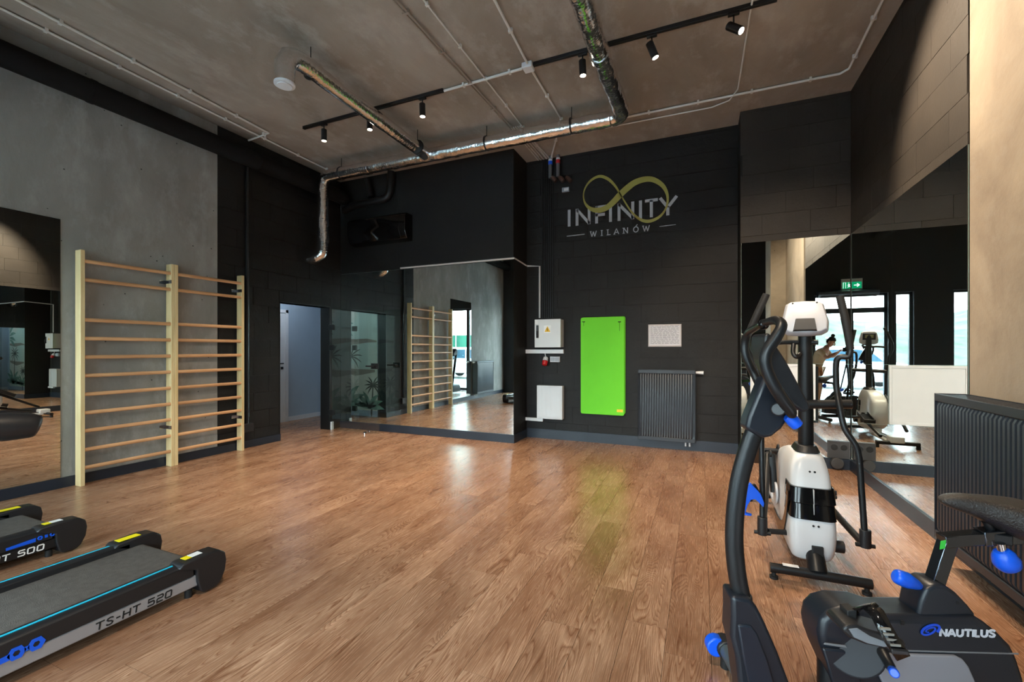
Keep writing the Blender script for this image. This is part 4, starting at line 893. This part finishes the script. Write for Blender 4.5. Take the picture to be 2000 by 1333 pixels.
for px, sx in ((1690, 1), (1489, -1)):
    a = E_(px, 1035 if sx > 0 else 1010, 3.10); b = E_(px, 1070 if sx > 0 else 1045, 3.10)
    MB().tube([a, b], .028, 14).build('arm_bracket', M_BLKP, t, .004)
    MB().cyl(b+Vector((-.045, 0, .012)), b+Vector((.045, 0, .012)), .012, 10).build('bracket_bolt', M_BLKM, t)
    c = Vector((.79, 3.62, .30)) if sx > 0 else Vector((.44, 3.62, .60))
    d = Vector((.76, 4.30, .13)) if sx > 0 else Vector((.47, 4.30, .22))
    MB().tube([b+Vector((0, .03, .01)), b.lerp(c, .5)+Vector((0, 0, -.04 if sx < 0 else 0)), c], .020, 12, smooth=3).build('pedal_link', M_BLKM, t)
    MB().tube([c, d], .022, 12).build('pedal_arm', M_BLKM, t)
    M = Matrix.Translation(c.lerp(d, .25)+Vector((0, 0, .045))) @ Matrix.Rotation(math.atan2(d.z-c.z, d.y-c.y), 4, 'X')
    MB().box(-.07, .07, -.17, .17, -.012, .012, M).box(-.07, -.055, -.17, .17, .012, .045, M).box(.055, .07, -.17, .17, .012, .045, M).box(-.07, .07, .155, .17, .012, .05, M).build('pedal', M_BLKP, t, .006)
    if sx < 0: MB().tube([b+Vector((.03, .02, .02)), Vector((.50, 3.20, .21))], .017, 10).build('link_rod', M_BLKM, t)
    hub = Vector((cx_+sx*.140, 3.52, .36)); top = Vector((cx_+sx*.150, 3.56, .24 if sx > 0 else .62))
    MB().tube([hub, top], .024, 10, flat=.6).build('crank_arm', M_BLKM, t, .004)
    MB().cyl(top, Vector((c.x, top.y, top.z)), .028, 16).build('crank_pin', M_BLKP, t, .003)
MB().cyl((cx_+.113, 3.14, .19), (cx_+.165, 3.14, .19), .034, 18).build('side_knob', M_BLKP, t, .004)
MB().box(.555, .70, 3.70, 4.40, .05, .085).box(.575, .68, 3.55, 3.75, .06, .16).build('rear_deck', M_WHITE, t, .01)
for x in (.60, .66): MB().cyl((x, 3.70, .10), (x, 4.42, .10), .011, 10).build('rail', M_CHROME, t)
MB().tube([(.38, 4.45, .07), (.86, 4.45, .07)], .028, 14).build('rear_stabiliser', M_BLKM, t); box('rear_cover', .55, .71, 4.34, 4.50, .075, .16, M_WHITE, t, .015)
for x in (.395, .845): MB().tube([(x, 4.45, 0), (x, 4.45, .045)], .026, 12).build('levelling_foot', M_RUB, t)
bl = [(1453, 1007), (1452, 965), (1461, 946), (1466, 945), (1478, 957), (1487, 968), (1493, 984), (1491, 992), (1484, 984), (1475, 976), (1467, 977), (1460, 988), (1456, 1003), (1469, 1007), (1466, 1009)]
MB().prism([E_(*p, 3.04) for p in bl], (0, 1, 0), .03).build('blue_bracket', M_BLUE, t, .002)
MB().tube([E_(1472, 947, 3.06), E_(1489, 975, 3.08)], .01, 8).build('bracket_rod', M_BLKM, t)
# power lead on the floor
o = MB().tube([(.70, 2.955, .006), (.72, 2.90, .006), (.76, 2.74, .006), (.84, 2.58, .006), (1.0, 2.4, .006)], .003, 6, smooth=5).build('power_lead', M_RUB); tag(o, 'thin black power lead trailing from the elliptical across the floor', 'cable')

# ------------------------------------------------------------------ upright exercise bike at the right
D0 = 1.57; fw_, rt_ = Vector((-sn, cs, 0)), Vector((cs, sn, 0))
an = math.radians(6.5); du = rt_*math.cos(an)-fw_*math.sin(an); dn = fw_*math.cos(an)+rt_*math.sin(an)
P0 = fw_*D0+rt_*(450/F*D0)
def B(px, py, v=0):
    r = ray(px, py); k = ((P0-CO).dot(dn)+v)/r.dot(dn); return CO+r*k
base = B(1720, 1300); base.z = 0
bk = thing('exercise_bike', base, 'black upright exercise bike with blue knobs, lettered NAUTILUS', 'exercise machine')
def bprism(name, px, v0, th, m, bev=.006, seg=2, sm=True): return MB().prism([B(x, y, v0) for x, y in px], dn, th).build(name, m, bk, bev, smooth=sm, seg=seg)
MB().tube([B(*p) for p in ((1456, 1195), (1448, 1165), (1439, 1118), (1434, 1060), (1436, 1000), (1443, 945), (1454, 900), (1468, 858), (1482, 822), (1492, 796))], .031, 18, smooth=4, flat=.75, up=(0, 0, 1)).build('mast', M_BLKM, bk)
MB().tube([B(1449, 1178), B(1447, 1163)], .036, 18).build('mast_collar', M_BLKP, bk, .003)
bprism('mast_shroud', [(1429, 1166), (1466, 1171), (1480, 1188), (1497, 1222), (1520, 1275), (1560, 1380), (1575, 1430), (1460, 1430), (1443, 1330), (1438, 1285), (1428, 1245), (1430, 1205)], -.05, .10, M_NAVYD, .014, 3)
bprism('shroud_inlay', [(1441, 1222), (1468, 1224), (1480, 1240), (1500, 1290), (1516, 1345), (1500, 1352), (1462, 1340), (1452, 1290)], -.058, .012, mat('shroud_inlay', (30, 36, 46), .25), .006)
body = [(1672, 1420), (1640, 1345), (1616, 1292), (1605, 1262), (1601, 1238), (1606, 1214), (1622, 1198), (1650, 1191), (1700, 1194), (1735, 1206), (1908, 1208), (1932, 1222), (1958, 1243), (1980, 1266), (1992, 1290), (2005, 1330), (2020, 1420)]
bprism('flywheel_housing', body, -.068, .136, M_NAVYD, .022, 4)
MB().tube([B(1664, 1262, -.069), B(1664, 1262, -.077)], .090, 40).build('flywheel_cover', mat('flywheel_cover', (17, 21, 29), .6), bk, .006)
bprism('seat_tube_shroud', [(1793, 1208), (1799, 1176), (1809, 1152), (1826, 1143), (1850, 1146), (1872, 1162), (1893, 1184), (1911, 1206)], -.052, .095, M_NAVYD, .012, 3)
bprism('trim_highlight_line', [(1772, 1271), (1990, 1277), (1990, 1280), (1772, 1274)], -.0695, .003, mat('grey_trim_highlight', (104, 106, 110), .4), .001)  # long strip paints the highlight along the housing's lower lip
bprism('trim_highlight_line', [(1609, 1260), (1612, 1257), (1652, 1262), (1655, 1267)], -.086, .004, mat('grey_trim_highlight', (104, 106, 110), .4), .001)
bprism('silver_panel', [(1704, 1283), (1712, 1279), (1868, 1283), (1882, 1290), (1893, 1304), (1925, 1375), (1745, 1375), (1722, 1330)], -.082, .014, M_BGREY, .005, 3)
bprism('front_fairing', [(1607, 1268), (1650, 1272), (1668, 1290), (1700, 1380), (1640, 1380)], -.080, .012, M_NAVYD, .006)
bprism('body_notch', [(1760, 1213), (1766, 1213), (1769, 1218), (1766, 1223), (1760, 1222)], -.0705, .003, M_RUB, .001)
bprism('body_notch', [(1868, 1176), (1873, 1177), (1875, 1181), (1870, 1182)], -.0545, .003, M_RUB, .001)
# logo lettering
o0, o1 = B(1835, 1243, -.0705), B(1943, 1245, -.0705); ex = (o1-o0).normalized()
fnB = lambda u, v, h: o0+ex*u+Vector((0, 0, v))-dn*h
L_ = (o1-o0).length; wd = text_width('NAUTILUS', 1, .14, 1.1)
write('NAUTILUS', fnB, 0, 0, L_/wd, .26, .14, 1.1, .05).build('brand_lettering', mat('silver_lettering', (190, 194, 204), .4), bk, smooth=False)
c0_ = B(1815, 1232, -.0705); mb = MB(); sp = []; wl2 = []
for i in range(40):
    a = math.radians(-30+i*17); r = .030*(1-i/52); sp.append(((r*1.0*math.cos(a))*1.0+.25*r*math.sin(a), r*.68*math.sin(a)+.2*r*math.cos(a))); wl2.append(.0065*(1-i/60)+.001)
ribbon(mb, sp, wl2, lambda u, v, h: c0_+ex*u+Vector((0, 0, v))-dn*h, .002); mb.build('swirl_emblem', mat('emblem_blue', (14, 66, 190), .4), bk, smooth=False)
# seat post, slide bar, saddle, knobs
def bbox(name, pa, pb, w, d, m, bev=.003):
    a, b = B(*pa), B(*pb); e = (b-a).normalized(); q = e.cross(dn).normalized(); 
    M = Matrix((e, dn, q)).transposed().to_4x4(); M.translation = a
    return MB().box(0, (b-a).length, -d/2, d/2, -w/2, w/2, M).build(name, m, bk, bev)
M_DCH = mat('dark_chrome', (96, 100, 108), .12, .95)
bbox('seat_post', (1821, 1150), (1851, 1058), .040, .040, M_DCH); bbox('slide_bar', (1838, 1056), (1922, 1049), .040, .042, M_DCH); bbox('slide_bar', (1912, 1049), (2060, 1040), .048, .048, M_DCH)
bprism('green_sticker', [(1838, 1058), (1848, 1056), (1846, 1072), (1836, 1074)], -.0225, .002, mat('sticker_green', (50, 180, 60), .5), 0)
MB().tube([B(1799, 1147, -.02), B(1788, 1142, -.03), B(1770, 1134, -.035), B(1753, 1127, -.04), B(1748, 1125, -.04)], [.008, .017, .026, .024, .014], 16, smooth=3).build('blue_knob', M_BLUE, bk)
MB().cyl(B(1803, 1149, -.015), B(1796, 1146, -.022), .007).build('knob_spindle', M_CHROME, bk)
MB().tube([B(1956, 1076, -.03), B(1960, 1084, -.03), B(1966, 1098, -.03), B(1974, 1108, -.03), B(1977, 1112, -.03)], [.020, .030, .036, .030, .016], 16, smooth=3).build('blue_knob', M_BLUE, bk)
MB().cyl(B(1954, 1062, -.03), B(1957, 1076, -.03), .012).build('knob_spindle', M_CHROME, bk)
MB().box(-.03, .03, -.03, .03, -.035, .0, Matrix.Translation(B(1945, 1038))).build('saddle_clamp', M_BLKM, bk, .004)
MB().tube([B(1938, 1040), B(1925, 1018)], .012, 10).build('clamp_strut', M_BLKM, bk)
sad = [(1835, 976, 980, .008), (1840, 966, 988, .022), (1858, 962, 996, .034), (1885, 962, 1005, .044), (1915, 964, 1018, .066), (1945, 967, 1036, .100), (1975, 970, 1052, .122), (2005, 973, 1058, .130), (2040, 978, 1054, .118), (2060, 1000, 1040, .08)]
rings = []
for x, yt, yb_, w in sad:
    a, b = B(x, yt+3), B(x, yb_-2); hgt = (a.z-b.z); c = a.lerp(b, .5); dip = -.10*hgt if w > .05 else 0
    ring = []
    for k in range(18):
        th = 2*PI*k/18; xx = math.cos(th); zz = math.sin(th); sq = lambda q: math.copysign(abs(q)**.75, q)
        zz2 = sq(zz)*hgt/2
        if zz > 0: zz2 += dip*(1-abs(xx))
        ring.append(c+dn*(sq(xx)*w)+Vector((0, 0, zz2)))
    rings.append(ring)
MB().loft(rings).build('saddle', M_SEAT, bk, sub=1)
# neck shroud, console, handlebars
bprism('neck_shroud', [(1457, 838), (1462, 815), (1478, 775), (1492, 740), (1500, 734), (1512, 745), (1530, 775), (1537, 790), (1539, 822), (1528, 838), (1508, 854), (1494, 857), (1485, 855)], -.040, .066, M_NAVYD, .012, 3)
bprism('console_case', [(1494, 655), (1503, 650), (1512, 668), (1536, 705), (1584, 794), (1581, 802), (1569, 806), (1550, 792), (1520, 750), (1500, 712), (1492, 680)], -.09, .11, M_BLKP, .008, 3)
bprism('console_back', [(1490, 680), (1494, 676), (1503, 712), (1522, 748), (1519, 752), (1498, 716)], -.08, .09, M_DARKGRN, .003)
MB().grid([[B(1515, 668, v), B(1540, 706, v), B(1574, 770, v)] for v in (-.075, .005)]).build('console_screen', M_SCREEN, bk, smooth=False)
nr = [(1486, 634, -.02), (1500, 629, -.06), (1516, 626, -.11), (1526, 633, -.14), (1524, 645, -.15), (1512, 665, -.15), (1498, 686, -.15), (1494, 706, -.15), (1500, 730, -.15), (1516, 762, -.15), (1533, 788, -.14), (1544, 803, -.13), (1547, 812, -.12)]
MB().tube([B(*p) for p in nr], [.011, .013, .015, .0165, .017]+[.0185]*6+[.018, .013], 16, smooth=3).build('handlebar', M_BLKM, bk)
fr_ = [(1486, 634, -.02), (1474, 641, .05), (1462, 650, .12), (1455, 668, .15), (1455, 690, .15), (1463, 712, .15), (1474, 733, .15), (1486, 760, .12)]
MB().tube([B(*p) for p in fr_], [.011, .013, .014]+[.015]*5, 14, smooth=3).build('handlebar', M_BLKM, bk)
MB().ball(B(1491, 634, -.03), .019, 14).build('joint_ball', M_GLOSSB, bk)
MB().tube([B(1520, 800, -.045), B(1520, 800, -.13)], .022, 18).build('pivot_knob', M_BLKP, bk, .004)
MB().tube([B(1535, 815, -.05), B(1548, 822, -.05), B(1558, 832, -.05)], [.012, .022, .02], 14).build('blue_knob', M_BLUE, bk, .002)
# pedal, strap, crank
pl = [(1646, 1233), (1652, 1224), (1672, 1222), (1700, 1232), (1735, 1242), (1766, 1252), (1772, 1262), (1764, 1272), (1730, 1268), (1690, 1260), (1660, 1248)]
bprism('pedal', pl, -.26, .09, M_BLKP, .006)
bprism('pedal_pad', [(1658, 1230), (1675, 1228), (1700, 1244), (1728, 1254), (1738, 1262), (1728, 1265), (1695, 1258), (1668, 1246)], -.262, .004, mat('pedal_pad_grey', (112, 116, 122), .5), .001)
strap = [(1666, 1216, -.17), (1664, 1200, -.18), (1676, 1187, -.20), (1698, 1184, -.235), (1714, 1200, -.27), (1727, 1226, -.295), (1742, 1252, -.31), (1764, 1286, -.315)]
rows = [[B(x-13, y+5, v) for x, y, v in strap], [B(x+13, y-5, v) for x, y, v in strap]]
g = MB(); g.grid(rows); o = g.build('pedal_strap', M_GLOSSB, bk); q = o.modifiers.new('solid', 'SOLIDIFY'); q.thickness = .006; q.offset = 0
for i in range(4):
    c = B(1729+i*6.5, 1229+i*10.5, -.302-i*.004); MB().box(-.013, .013, -.003, .003, -.0028, .0028, Matrix.Translation(c) @ Matrix((du, dn, Vector((0, 0, 1)))).transposed().to_4x4()).build('strap_buckle_slot', mat('slot_grey', (120, 118, 112), .4), bk)
MB().box(-.022, .022, -.006, .006, -.007, .007, Matrix.Translation(B(1756, 1273, -.316)) @ Matrix((du, dn, Vector((0, 0, 1)))).transposed().to_4x4()).build('strap_buckle', M_BLKP, bk, .003)
bprism('pedal_heel_box', [(1655, 1194), (1674, 1192), (1674, 1218), (1656, 1220)], -.21, .04, M_RUB, .003)
MB().tube([B(1722, 1272, -.10), B(1732, 1290, -.15), B(1741, 1306, -.17)], [.017, .014, .014], 12).build('crank_arm', M_BLKM, bk, .002)
MB().tube([B(1741, 1306, -.14), B(1747, 1316, -.22)], .013, 14).build('blue_crank_cap', M_BLUE, bk, .003)
# stabilisers
fe = B(1412, 1258, .34); ne = fe-dn*.62
MB().tube([fe, ne], .030, 12, flat=1.0).build('front_stabiliser', mat('stabiliser_grey', (66, 76, 80), .4), bk)
MB().tube([fe+dn*.012-du*.035, fe-dn*.035-du*.035], .040, 20).build('transport_wheel', M_BLUE, bk, .006); MB().tube([fe-dn*.05, fe+dn*.02], .038, 14).build('end_cap', M_BLKP, bk, .005)
re = B(1985, 1330, 0); re.z = .05
MB().tube([re-dn*.28, re+dn*.28], .032, 12).build('rear_stabiliser', M_BLKM, bk)
bt_ = B(1470, 1400); a = bt_.copy(); a.z = .09; fc = fe.lerp(ne, .5)
MB().tube([fc+Vector((0, 0, .03)), a+du*.25, re+Vector((0, 0, .04))], .03, 10, flat=.8).build('base_frame', M_BLKM, bk)
for p_ in (fe-dn*.03, ne+dn*.03, re-dn*.24, re+dn*.24): MB().tube([(p_.x, p_.y, 0), (p_.x, p_.y, p_.z)], .02, 10).build('levelling_foot', M_RUB, bk)
for u_ in (.25, .55): MB().tube([fc+du*u_+Vector((0, 0, 0)), fc+du*u_+Vector((0, 0, .28))], .035, 10).build('frame_upright', M_BLKM, bk)

# ------------------------------------------------------------------ things behind the camera that the mirrors show
t = thing('exit_sign', (-.26, YF, 2.93), 'green and white emergency exit sign on the black wall over the entrance door', 'sign')
box('sign_case', -.47, -.05, YF, YF+.05, 2.80, 3.06, M_WHITE, t, .004)
MB().box(-.45, -.07, YF+.0505, YF+.053, 2.82, 2.98).build('green_face', mat('exit_green', (0, 130, 84), .4, emit=(0, 150, 96), es=.25), t)
fnS = lambda u, v, h: Vector((u, YF+.0535+h, v)); M_SW = mat('sign_white', (240, 250, 245), .4, emit=(240, 255, 248), es=.3)
mb = MB(); ribbon(mb, [(-.40, 2.90), (-.30, 2.90)], .022, fnS); ribbon(mb, [(-.36, 2.94), (-.405, 2.90), (-.36, 2.86)], .02, fnS); mb.build('arrow_symbol', M_SW, t, smooth=False)
mb = MB(); ribbon(mb, [(-.20, 2.93), (-.205, 2.89), (-.235, 2.85)], .016, fnS); ribbon(mb, [(-.205, 2.89), (-.18, 2.85)], .016, fnS); ribbon(mb, [(-.235, 2.91), (-.20, 2.92), (-.17, 2.90)], .012, fnS); ribbon(mb, [(-.196, 2.945), (-.196, 2.962)], .018, fnS); mb.build('running_figure', M_SW, t, smooth=False)
mb = MB(); ribbon(mb, [(-.135, 2.83), (-.135, 2.97), (-.09, 2.97), (-.09, 2.83)], .008, fnS); mb.build('doorway_symbol', M_SW, t, smooth=False)
t = thing('air_curtain', (-.2, YF, 2.72), 'long grey air curtain mounted above the entrance door', 'heater')
MB().prism([(-.75, y, z) for y, z in ((YF, 2.78), (YF+.16, 2.78), (YF+.24, 2.74), (YF+.24, 2.68), (YF+.16, 2.62), (YF, 2.62))], (1, 0, 0), 1.2).build('case', mat('air_curtain_grey', (70, 76, 84), .35), t, .008)
MB().box(-.70, .40, YF+.10, YF+.20, 2.612, 2.6195).build('outlet_slot', M_RUB, t)
# tripod camera just behind the viewpoint
Rz = Matrix.Rotation(YAW, 4, 'Z'); TM = Matrix.Translation((0, 0, HC)) @ Rz
t = thing('camera_on_tripod', (0, 0, 0), 'black camera on a tripod standing in the middle of the gym', 'camera')
MB().box(-.07, .07, -.16, -.09, -.05, .045, TM).box(-.03, .03, -.15, -.10, .045, .07, TM).build('camera_body', M_BLKP, t, .008)
MB().cyl(TM @ Vector((0, -.09, 0)), TM @ Vector((0, -.03, 0)), .034, 20).build('lens', M_BLKM, t)
MB().cyl(TM @ Vector((0, -.125, -.055)), TM @ Vector((0, -.125, -.40)), .022, 12).build('centre_column', M_BLKM, t)
for a in (90, 210, 330):
    p0_ = TM @ Vector((0, -.125, -.30)); a_ = math.radians(a)+YAW; q_ = Vector((p0_.x+math.cos(a_)*.20, p0_.y-.0+math.sin(a_)*.20, .0))
    MB().tube([p0_, q_], [.016, .011], 10).build('leg', M_BLKM, t)
# person bending over the camera
PS = Vector((.13, -.12, 0))
t = thing('person', (.30, -.42, 0), 'person with dark hair in a bun, beige top and tan trousers, bending over the camera', 'person')
def skin(name, joints, edges, m, root=0, sub=2):
    me = bpy.data.meshes.new(name); inv = world_of(t).inverted(); me.from_pydata([inv @ (Vector(j[:3])+PS) for j in joints], edges, []); o = bpy.data.objects.new(name, me); COL.objects.link(o); o.parent = t
    md = o.modifiers.new('skin', 'SKIN'); md.use_smooth_shade = True
    for i, j in enumerate(joints):
        v = me.skin_vertices[0].data[i]; r = j[3]; v.radius = (r, r*(j[4] if len(j) > 4 else 1)); v.use_root = (i == root)
    q = o.modifiers.new('sub', 'SUBSURF'); q.levels = sub; q.render_levels = sub; me.materials.append(m); return o
M_SKIN = mat('skin', (186, 138, 112), .5); M_TOP = mat('beige_top', (196, 172, 138), .8); M_TROU = mat('tan_trousers', (176, 126, 84), .8); M_HAIR = mat('dark_hair', (28, 20, 18), .5)
J = [(.40, -.46, .92, .125), (.39, -.45, 1.05, .12), (.34, -.41, 1.19, .135), (.27, -.37, 1.33, .125), (.225, -.335, 1.40, .058), (.19, -.31, 1.46, .05),
     (.20, -.50, 1.33, .060), (.08, -.46, 1.17, .045), (.03, -.27, 1.28, .036), (.02, -.20, 1.30, .030),
     (.36, -.24, 1.33, .060), (.27, -.13, 1.15, .045), (.13, -.13, 1.24, .036), (.09, -.135, 1.27, .030)]
skin('body', J, [(0, 1), (1, 2), (2, 3), (3, 4), (4, 5), (3, 6), (6, 7), (7, 8), (8, 9), (3, 10), (10, 11), (11, 12), (12, 13)], M_SKIN)
skin('top', [(.40, -.46, .90, .140), (.39, -.45, 1.05, .134), (.34, -.41, 1.19, .148), (.275, -.375, 1.32, .138), (.20, -.50, 1.32, .072), (.11, -.475, 1.20, .058), (.36, -.24, 1.32, .072), (.295, -.15, 1.18, .058)], [(0, 1), (1, 2), (2, 3), (3, 4), (4, 5), (3, 6), (6, 7)], M_TOP)
skin('trousers', [(.41, -.46, .93, .142), (.36, -.54, .84, .095), (.32, -.55, .47, .068), (.36, -.56, .10, .052), (.44, -.37, .84, .095), (.40, -.36, .47, .068), (.44, -.37, .10, .052)], [(0, 1), (1, 2), (2, 3), (0, 4), (4, 5), (5, 6)], M_TROU)
hc_ = Vector((.150, -.285, 1.535))+PS; HM = Matrix.Translation(hc_) @ Matrix.Rotation(math.radians(150), 4, 'Z') @ Matrix.Rotation(math.radians(38), 4, 'Y')
def hv(x, y, z): return HM @ Vector((x, y, z))
rg = []
for z, rx, ry, ox in ((-.115, .022, .024, .050), (-.10, .045, .044, .035), (-.07, .066, .058, .018), (-.03, .080, .068, .006), (.01, .088, .074, 0), (.05, .084, .073, -.004), (.085, .066, .060, -.008), (.105, .036, .034, -.010), (.112, .012, .012, -.010)):
    rg.append([hv(ox+math.cos(2*PI*k/16)*rx, math.sin(2*PI*k/16)*ry, z) for k in range(16)])
MB().loft(rg).build('head', M_SKIN, t, sub=1)
MB().tube([hv(.088, 0, .02), hv(.108, 0, -.022), hv(.088, 0, -.034)], [.008, .013, .010], 10, smooth=2).build('nose', M_SKIN, t)
for y in (-.030, .030):
    MB().ball(hv(.078, y, .008), .011, 10).build('eye', mat('eye_white', (230, 228, 224), .2), t); MB().ball(hv(.087, y, .008), .005, 8).build('pupil', M_HAIR, t)
for y in (-.073, .073): MB().tube([hv(-.005, y, .02), hv(-.010, y*1.10, .0), hv(-.002, y, -.03)], [.010, .014, .008], 8, smooth=2).build('ear', M_SKIN, t)
MB().tube([hv(.077, -.024, -.063), hv(.083, 0, -.062), hv(.077, .024, -.063)], [.003, .007, .003], 8, smooth=2).build('mouth', mat('lips', (150, 84, 76), .5), t)
rg = []
for z, rx, ry, ox in ((-.075, .030, .050, -.045), (-.03, .058, .074, -.034), (.02, .074, .082, -.022), (.06, .086, .082, -.010), (.095, .074, .070, -.010), (.118, .040, .040, -.012), (.124, .012, .012, -.012)):
    rg.append([hv(ox+math.cos(2*PI*k/16)*rx, math.sin(2*PI*k/16)*ry, z) for k in range(16)])
MB().loft(rg).build('hair', M_HAIR, t, sub=1)
MB().ball(hv(-.055, 0, .135), .042, 14).build('hair_bun', M_HAIR, t)
for wx, wy, wz, s_ in ((.02, -.20, 1.30, -1), (.09, -.135, 1.27, 1)):
    w0 = Vector((wx, wy, wz)); tgt = (Vector((.0, -.14, 1.335))-w0).normalized(); sd = tgt.cross(Vector((0, 0, 1))).normalized()
    jj = [(*(w0-tgt*.02), .024), (*(w0+tgt*.03), .026, .6), (*(w0+tgt*.07), .024, .5)]; ee = [(0, 1), (1, 2)]
    skin('palm', jj, ee, M_SKIN, sub=1)
    for k in range(4):
        b0 = w0+tgt*.068+sd*(-.024+k*.016); L1 = (.030, .036, .034, .026)[k]
        skin('finger', [(*b0, .0085), (*(b0+tgt*L1), .008), (*(b0+tgt*(L1+.018)+Vector((0, 0, -.018))), .007)], [(0, 1), (1, 2)], M_SKIN, sub=1)
    b0 = w0+tgt*.02+sd*s_*.02; skin('thumb', [(*b0, .010), (*(b0+sd*s_*.025+tgt*.02), .009), (*(b0+sd*s_*.030+tgt*.048), .008)], [(0, 1), (1, 2)], M_SKIN, sub=1)
for fx, fy_ in ((.36, -.56), (.44, -.37)):
    MB().loft([[Vector((fx+a*math.cos(2*PI*k/12)*1.0-.05, fy_+b*math.sin(2*PI*k/12)+.02, z))+PS for k in range(12)] for z, a, b in ((.0, .125, .045), (.03, .128, .048), (.06, .09, .044), (.10, .05, .042))]).build('shoe', M_WHITE, t, .004)
# unseen lamp added to brighten the hall
t = thing('hall_fill_lamp', (-6.5, 5.6, 2.6), 'unseen round white fill lamp added to the hallway ceiling', 'lamp'); MB().tube([(-6.5, 5.6, 2.5995), (-6.5, 5.6, 2.54)], .14, 24).build('lamp_shade', mat('opal_shade', (250, 250, 250), .4, emit=(225, 238, 255), es=.6), t, .01)
l = bpy.data.lights.new('hall_fill_light', 'POINT'); l.energy = 2.8; l.color = (.82, .91, 1); l.shadow_soft_size = .12; o = bpy.data.objects.new('hall_fill_light', l); COL.objects.link(o); o.location = (-6.5, 5.6, 2.46)

# ------------------------------------------------------------------ outdoors
M_PAVE = mat('pale_paving', (176, 176, 174), .8, var=(3, (190, 190, 188), .4, .6)); M_GRASS = mat('grass', (46, 58, 34), .9, bump=(30, .6), var=(.9, (78, 72, 58), .4, .62))
pv = struct(box('pavement', -40, 40, -10.2, YF-.25, -.16, -.02, M_PAVE))
struct(box('kerb', -40, 40, -10.45, -10.2, -.16, .05, mat('kerb_stone', (150, 150, 148), .8)))
rows = []
for j in range(31):
    y = -10.45-j*1.1; row = []
    for i in range(61):
        x = -45+i*1.5; u = min(1, j/22); base_ = 1.0*min(1, j/12)
        k = 1/(1+math.exp((x-2)/1.6)); hill = 5.4*(u*u*(3-2*u))*k*(.75+.25*math.sin(x*.22+1))
        row.append((x, y, -.05+base_*.8+hill+.18*noise.noise(Vector((x*.5, y*.5, 0)))*min(1, j/3)))
    rows.append(row)
struct(MB().grid(rows).build('grass_slope', M_GRASS))
t = thing('mesh_fence', (14, -30, .8), 'long green fence across the grass beyond the car park', 'fence')
MB().box(4, 38, -30.05, -30, .7, 2.9).build('fence_screen', mat('green_fence_screen', (40, 100, 82), .8), t)
for i in range(12): MB().cyl((4+i*3, -29.95, .6), (4+i*3, -29.95, 3.1), .06, 8).build('fence_post', M_PVC, t)
t = thing('bollard_light', (-3.6, -15.2, .6), 'slim dark bollard light standing on the grass bank', 'bollard')
bz = .75; MB().cyl((-2.9, -15.2, bz), (-2.9, -15.2, bz+1.15), .07, 12).build('bollard_post', M_BLKM, t); MB().cyl((-2.9, -15.2, bz+1.16), (-2.9, -15.2, bz+1.24), .08, 12).build('bollard_cap', M_WHITE, t)
def tree(x, y, z, h, seed_, label):
    rnd = random.Random(seed_); t = thing('bare_tree', (x, y, z), label, 'tree'); mb = MB()
    MB().tube([(x, y, z-.3), (x+.1, y, z+h*.35), (x-.05, y+.1, z+h)], [.12, .09, .02], 8, smooth=3).build('trunk', mat('bark', (86, 76, 66), .9), t)
    for i in range(14):
        a = rnd.uniform(0, 6.28); z0_ = z+h*rnd.uniform(.3, .9); L_ = h*.28; p = Vector((x, y, z0_)); d = Vector((math.cos(a), math.sin(a), 1.1)).normalized()
        q = p+d*L_; mb.tube([p, p+d*L_*.5, q], [.03, .02, .006], 5)
        for k in range(3): b_ = rnd.uniform(0, 6.28); d2 = (d+Vector((math.cos(b_), math.sin(b_), .3))*.6).normalized(); mb.tube([p+d*L_*.5, p+d*L_*.5+d2*L_*.5], [.014, .004], 4)
    tag(mb.build('branches', mat('bark', (86, 76, 66), .9), t), kind='stuff')
tree(12.2, -27, .75, 5.5, 4, 'bare leafless tree in front of the green fence'); tree(-12.0, -22, 3.2, 4.5, 9, 'bare leafless tree on the grass hill')
# parked car
cxx, cyy = -1.5, -7.0
t = thing('car', (cxx, cyy, 0), 'white hatchback parked side-on outside the entrance', 'car')
M_CAR = mat('white_car_paint', (226, 228, 230), .2, coat=.5); M_CGL = mat('car_glass', (60, 84, 100), .08)
side = [(-2.1, .28), (-2.12, .55), (-2.0, .78), (-1.3, .92), (-.75, 1.38), (-.3, 1.46), (.9, 1.46), (1.55, 1.30), (1.95, .98), (2.1, .85), (2.12, .35), (2.05, .25)]
def ring_(y, k, kz): return [Vector((cxx+x*k, cyy+y, .25+(z-.25)*kz)) for x, z in side]
MB().loft([ring_(-.88, .97, .98), ring_(-.80, 1, 1), ring_(.80, 1, 1), ring_(.88, .97, .98)]).build('car_body', M_CAR, t, .03, seg=3)
for s_ in (-.885, .877):
    for w in ([(-.98, .96), (-.62, 1.30), (-.25, 1.37), (-.05, 1.37), (-.05, .96)], [(.02, .96), (.02, 1.37), (.85, 1.36), (1.35, 1.24), (1.5, .98)]):
        MB().prism([(cxx+x*.97, cyy+s_, z*.985) for x, z in w], (0, 1, 0), .008).build('side_window', M_CGL, t)
for sx in (-1.35, 1.3):
    for sy in (-.80, .72):
        w = MB().cyl((cxx+sx, cyy+sy, .31), (cxx+sx, cyy+sy+.18 if sy > 0 else cyy+sy-.10, .31), .31, 28).build('wheel', M_RUB, t, .02)
        yy = cyy+(.905 if sy > 0 else -.905); MB().cyl((cxx+sx, yy, .31), (cxx+sx, yy+(.012 if sy > 0 else -.012), .31), .20, 20).build('hubcap', M_SIL, w)
MB().prism([(cxx-1.27, cyy-.72, .94), (cxx-1.27, cyy+.72, .94), (cxx-.80, cyy+.62, 1.35), (cxx-.80, cyy-.62, 1.35)], (-.7, 0, .7), .012).build('windscreen', M_CGL, t)
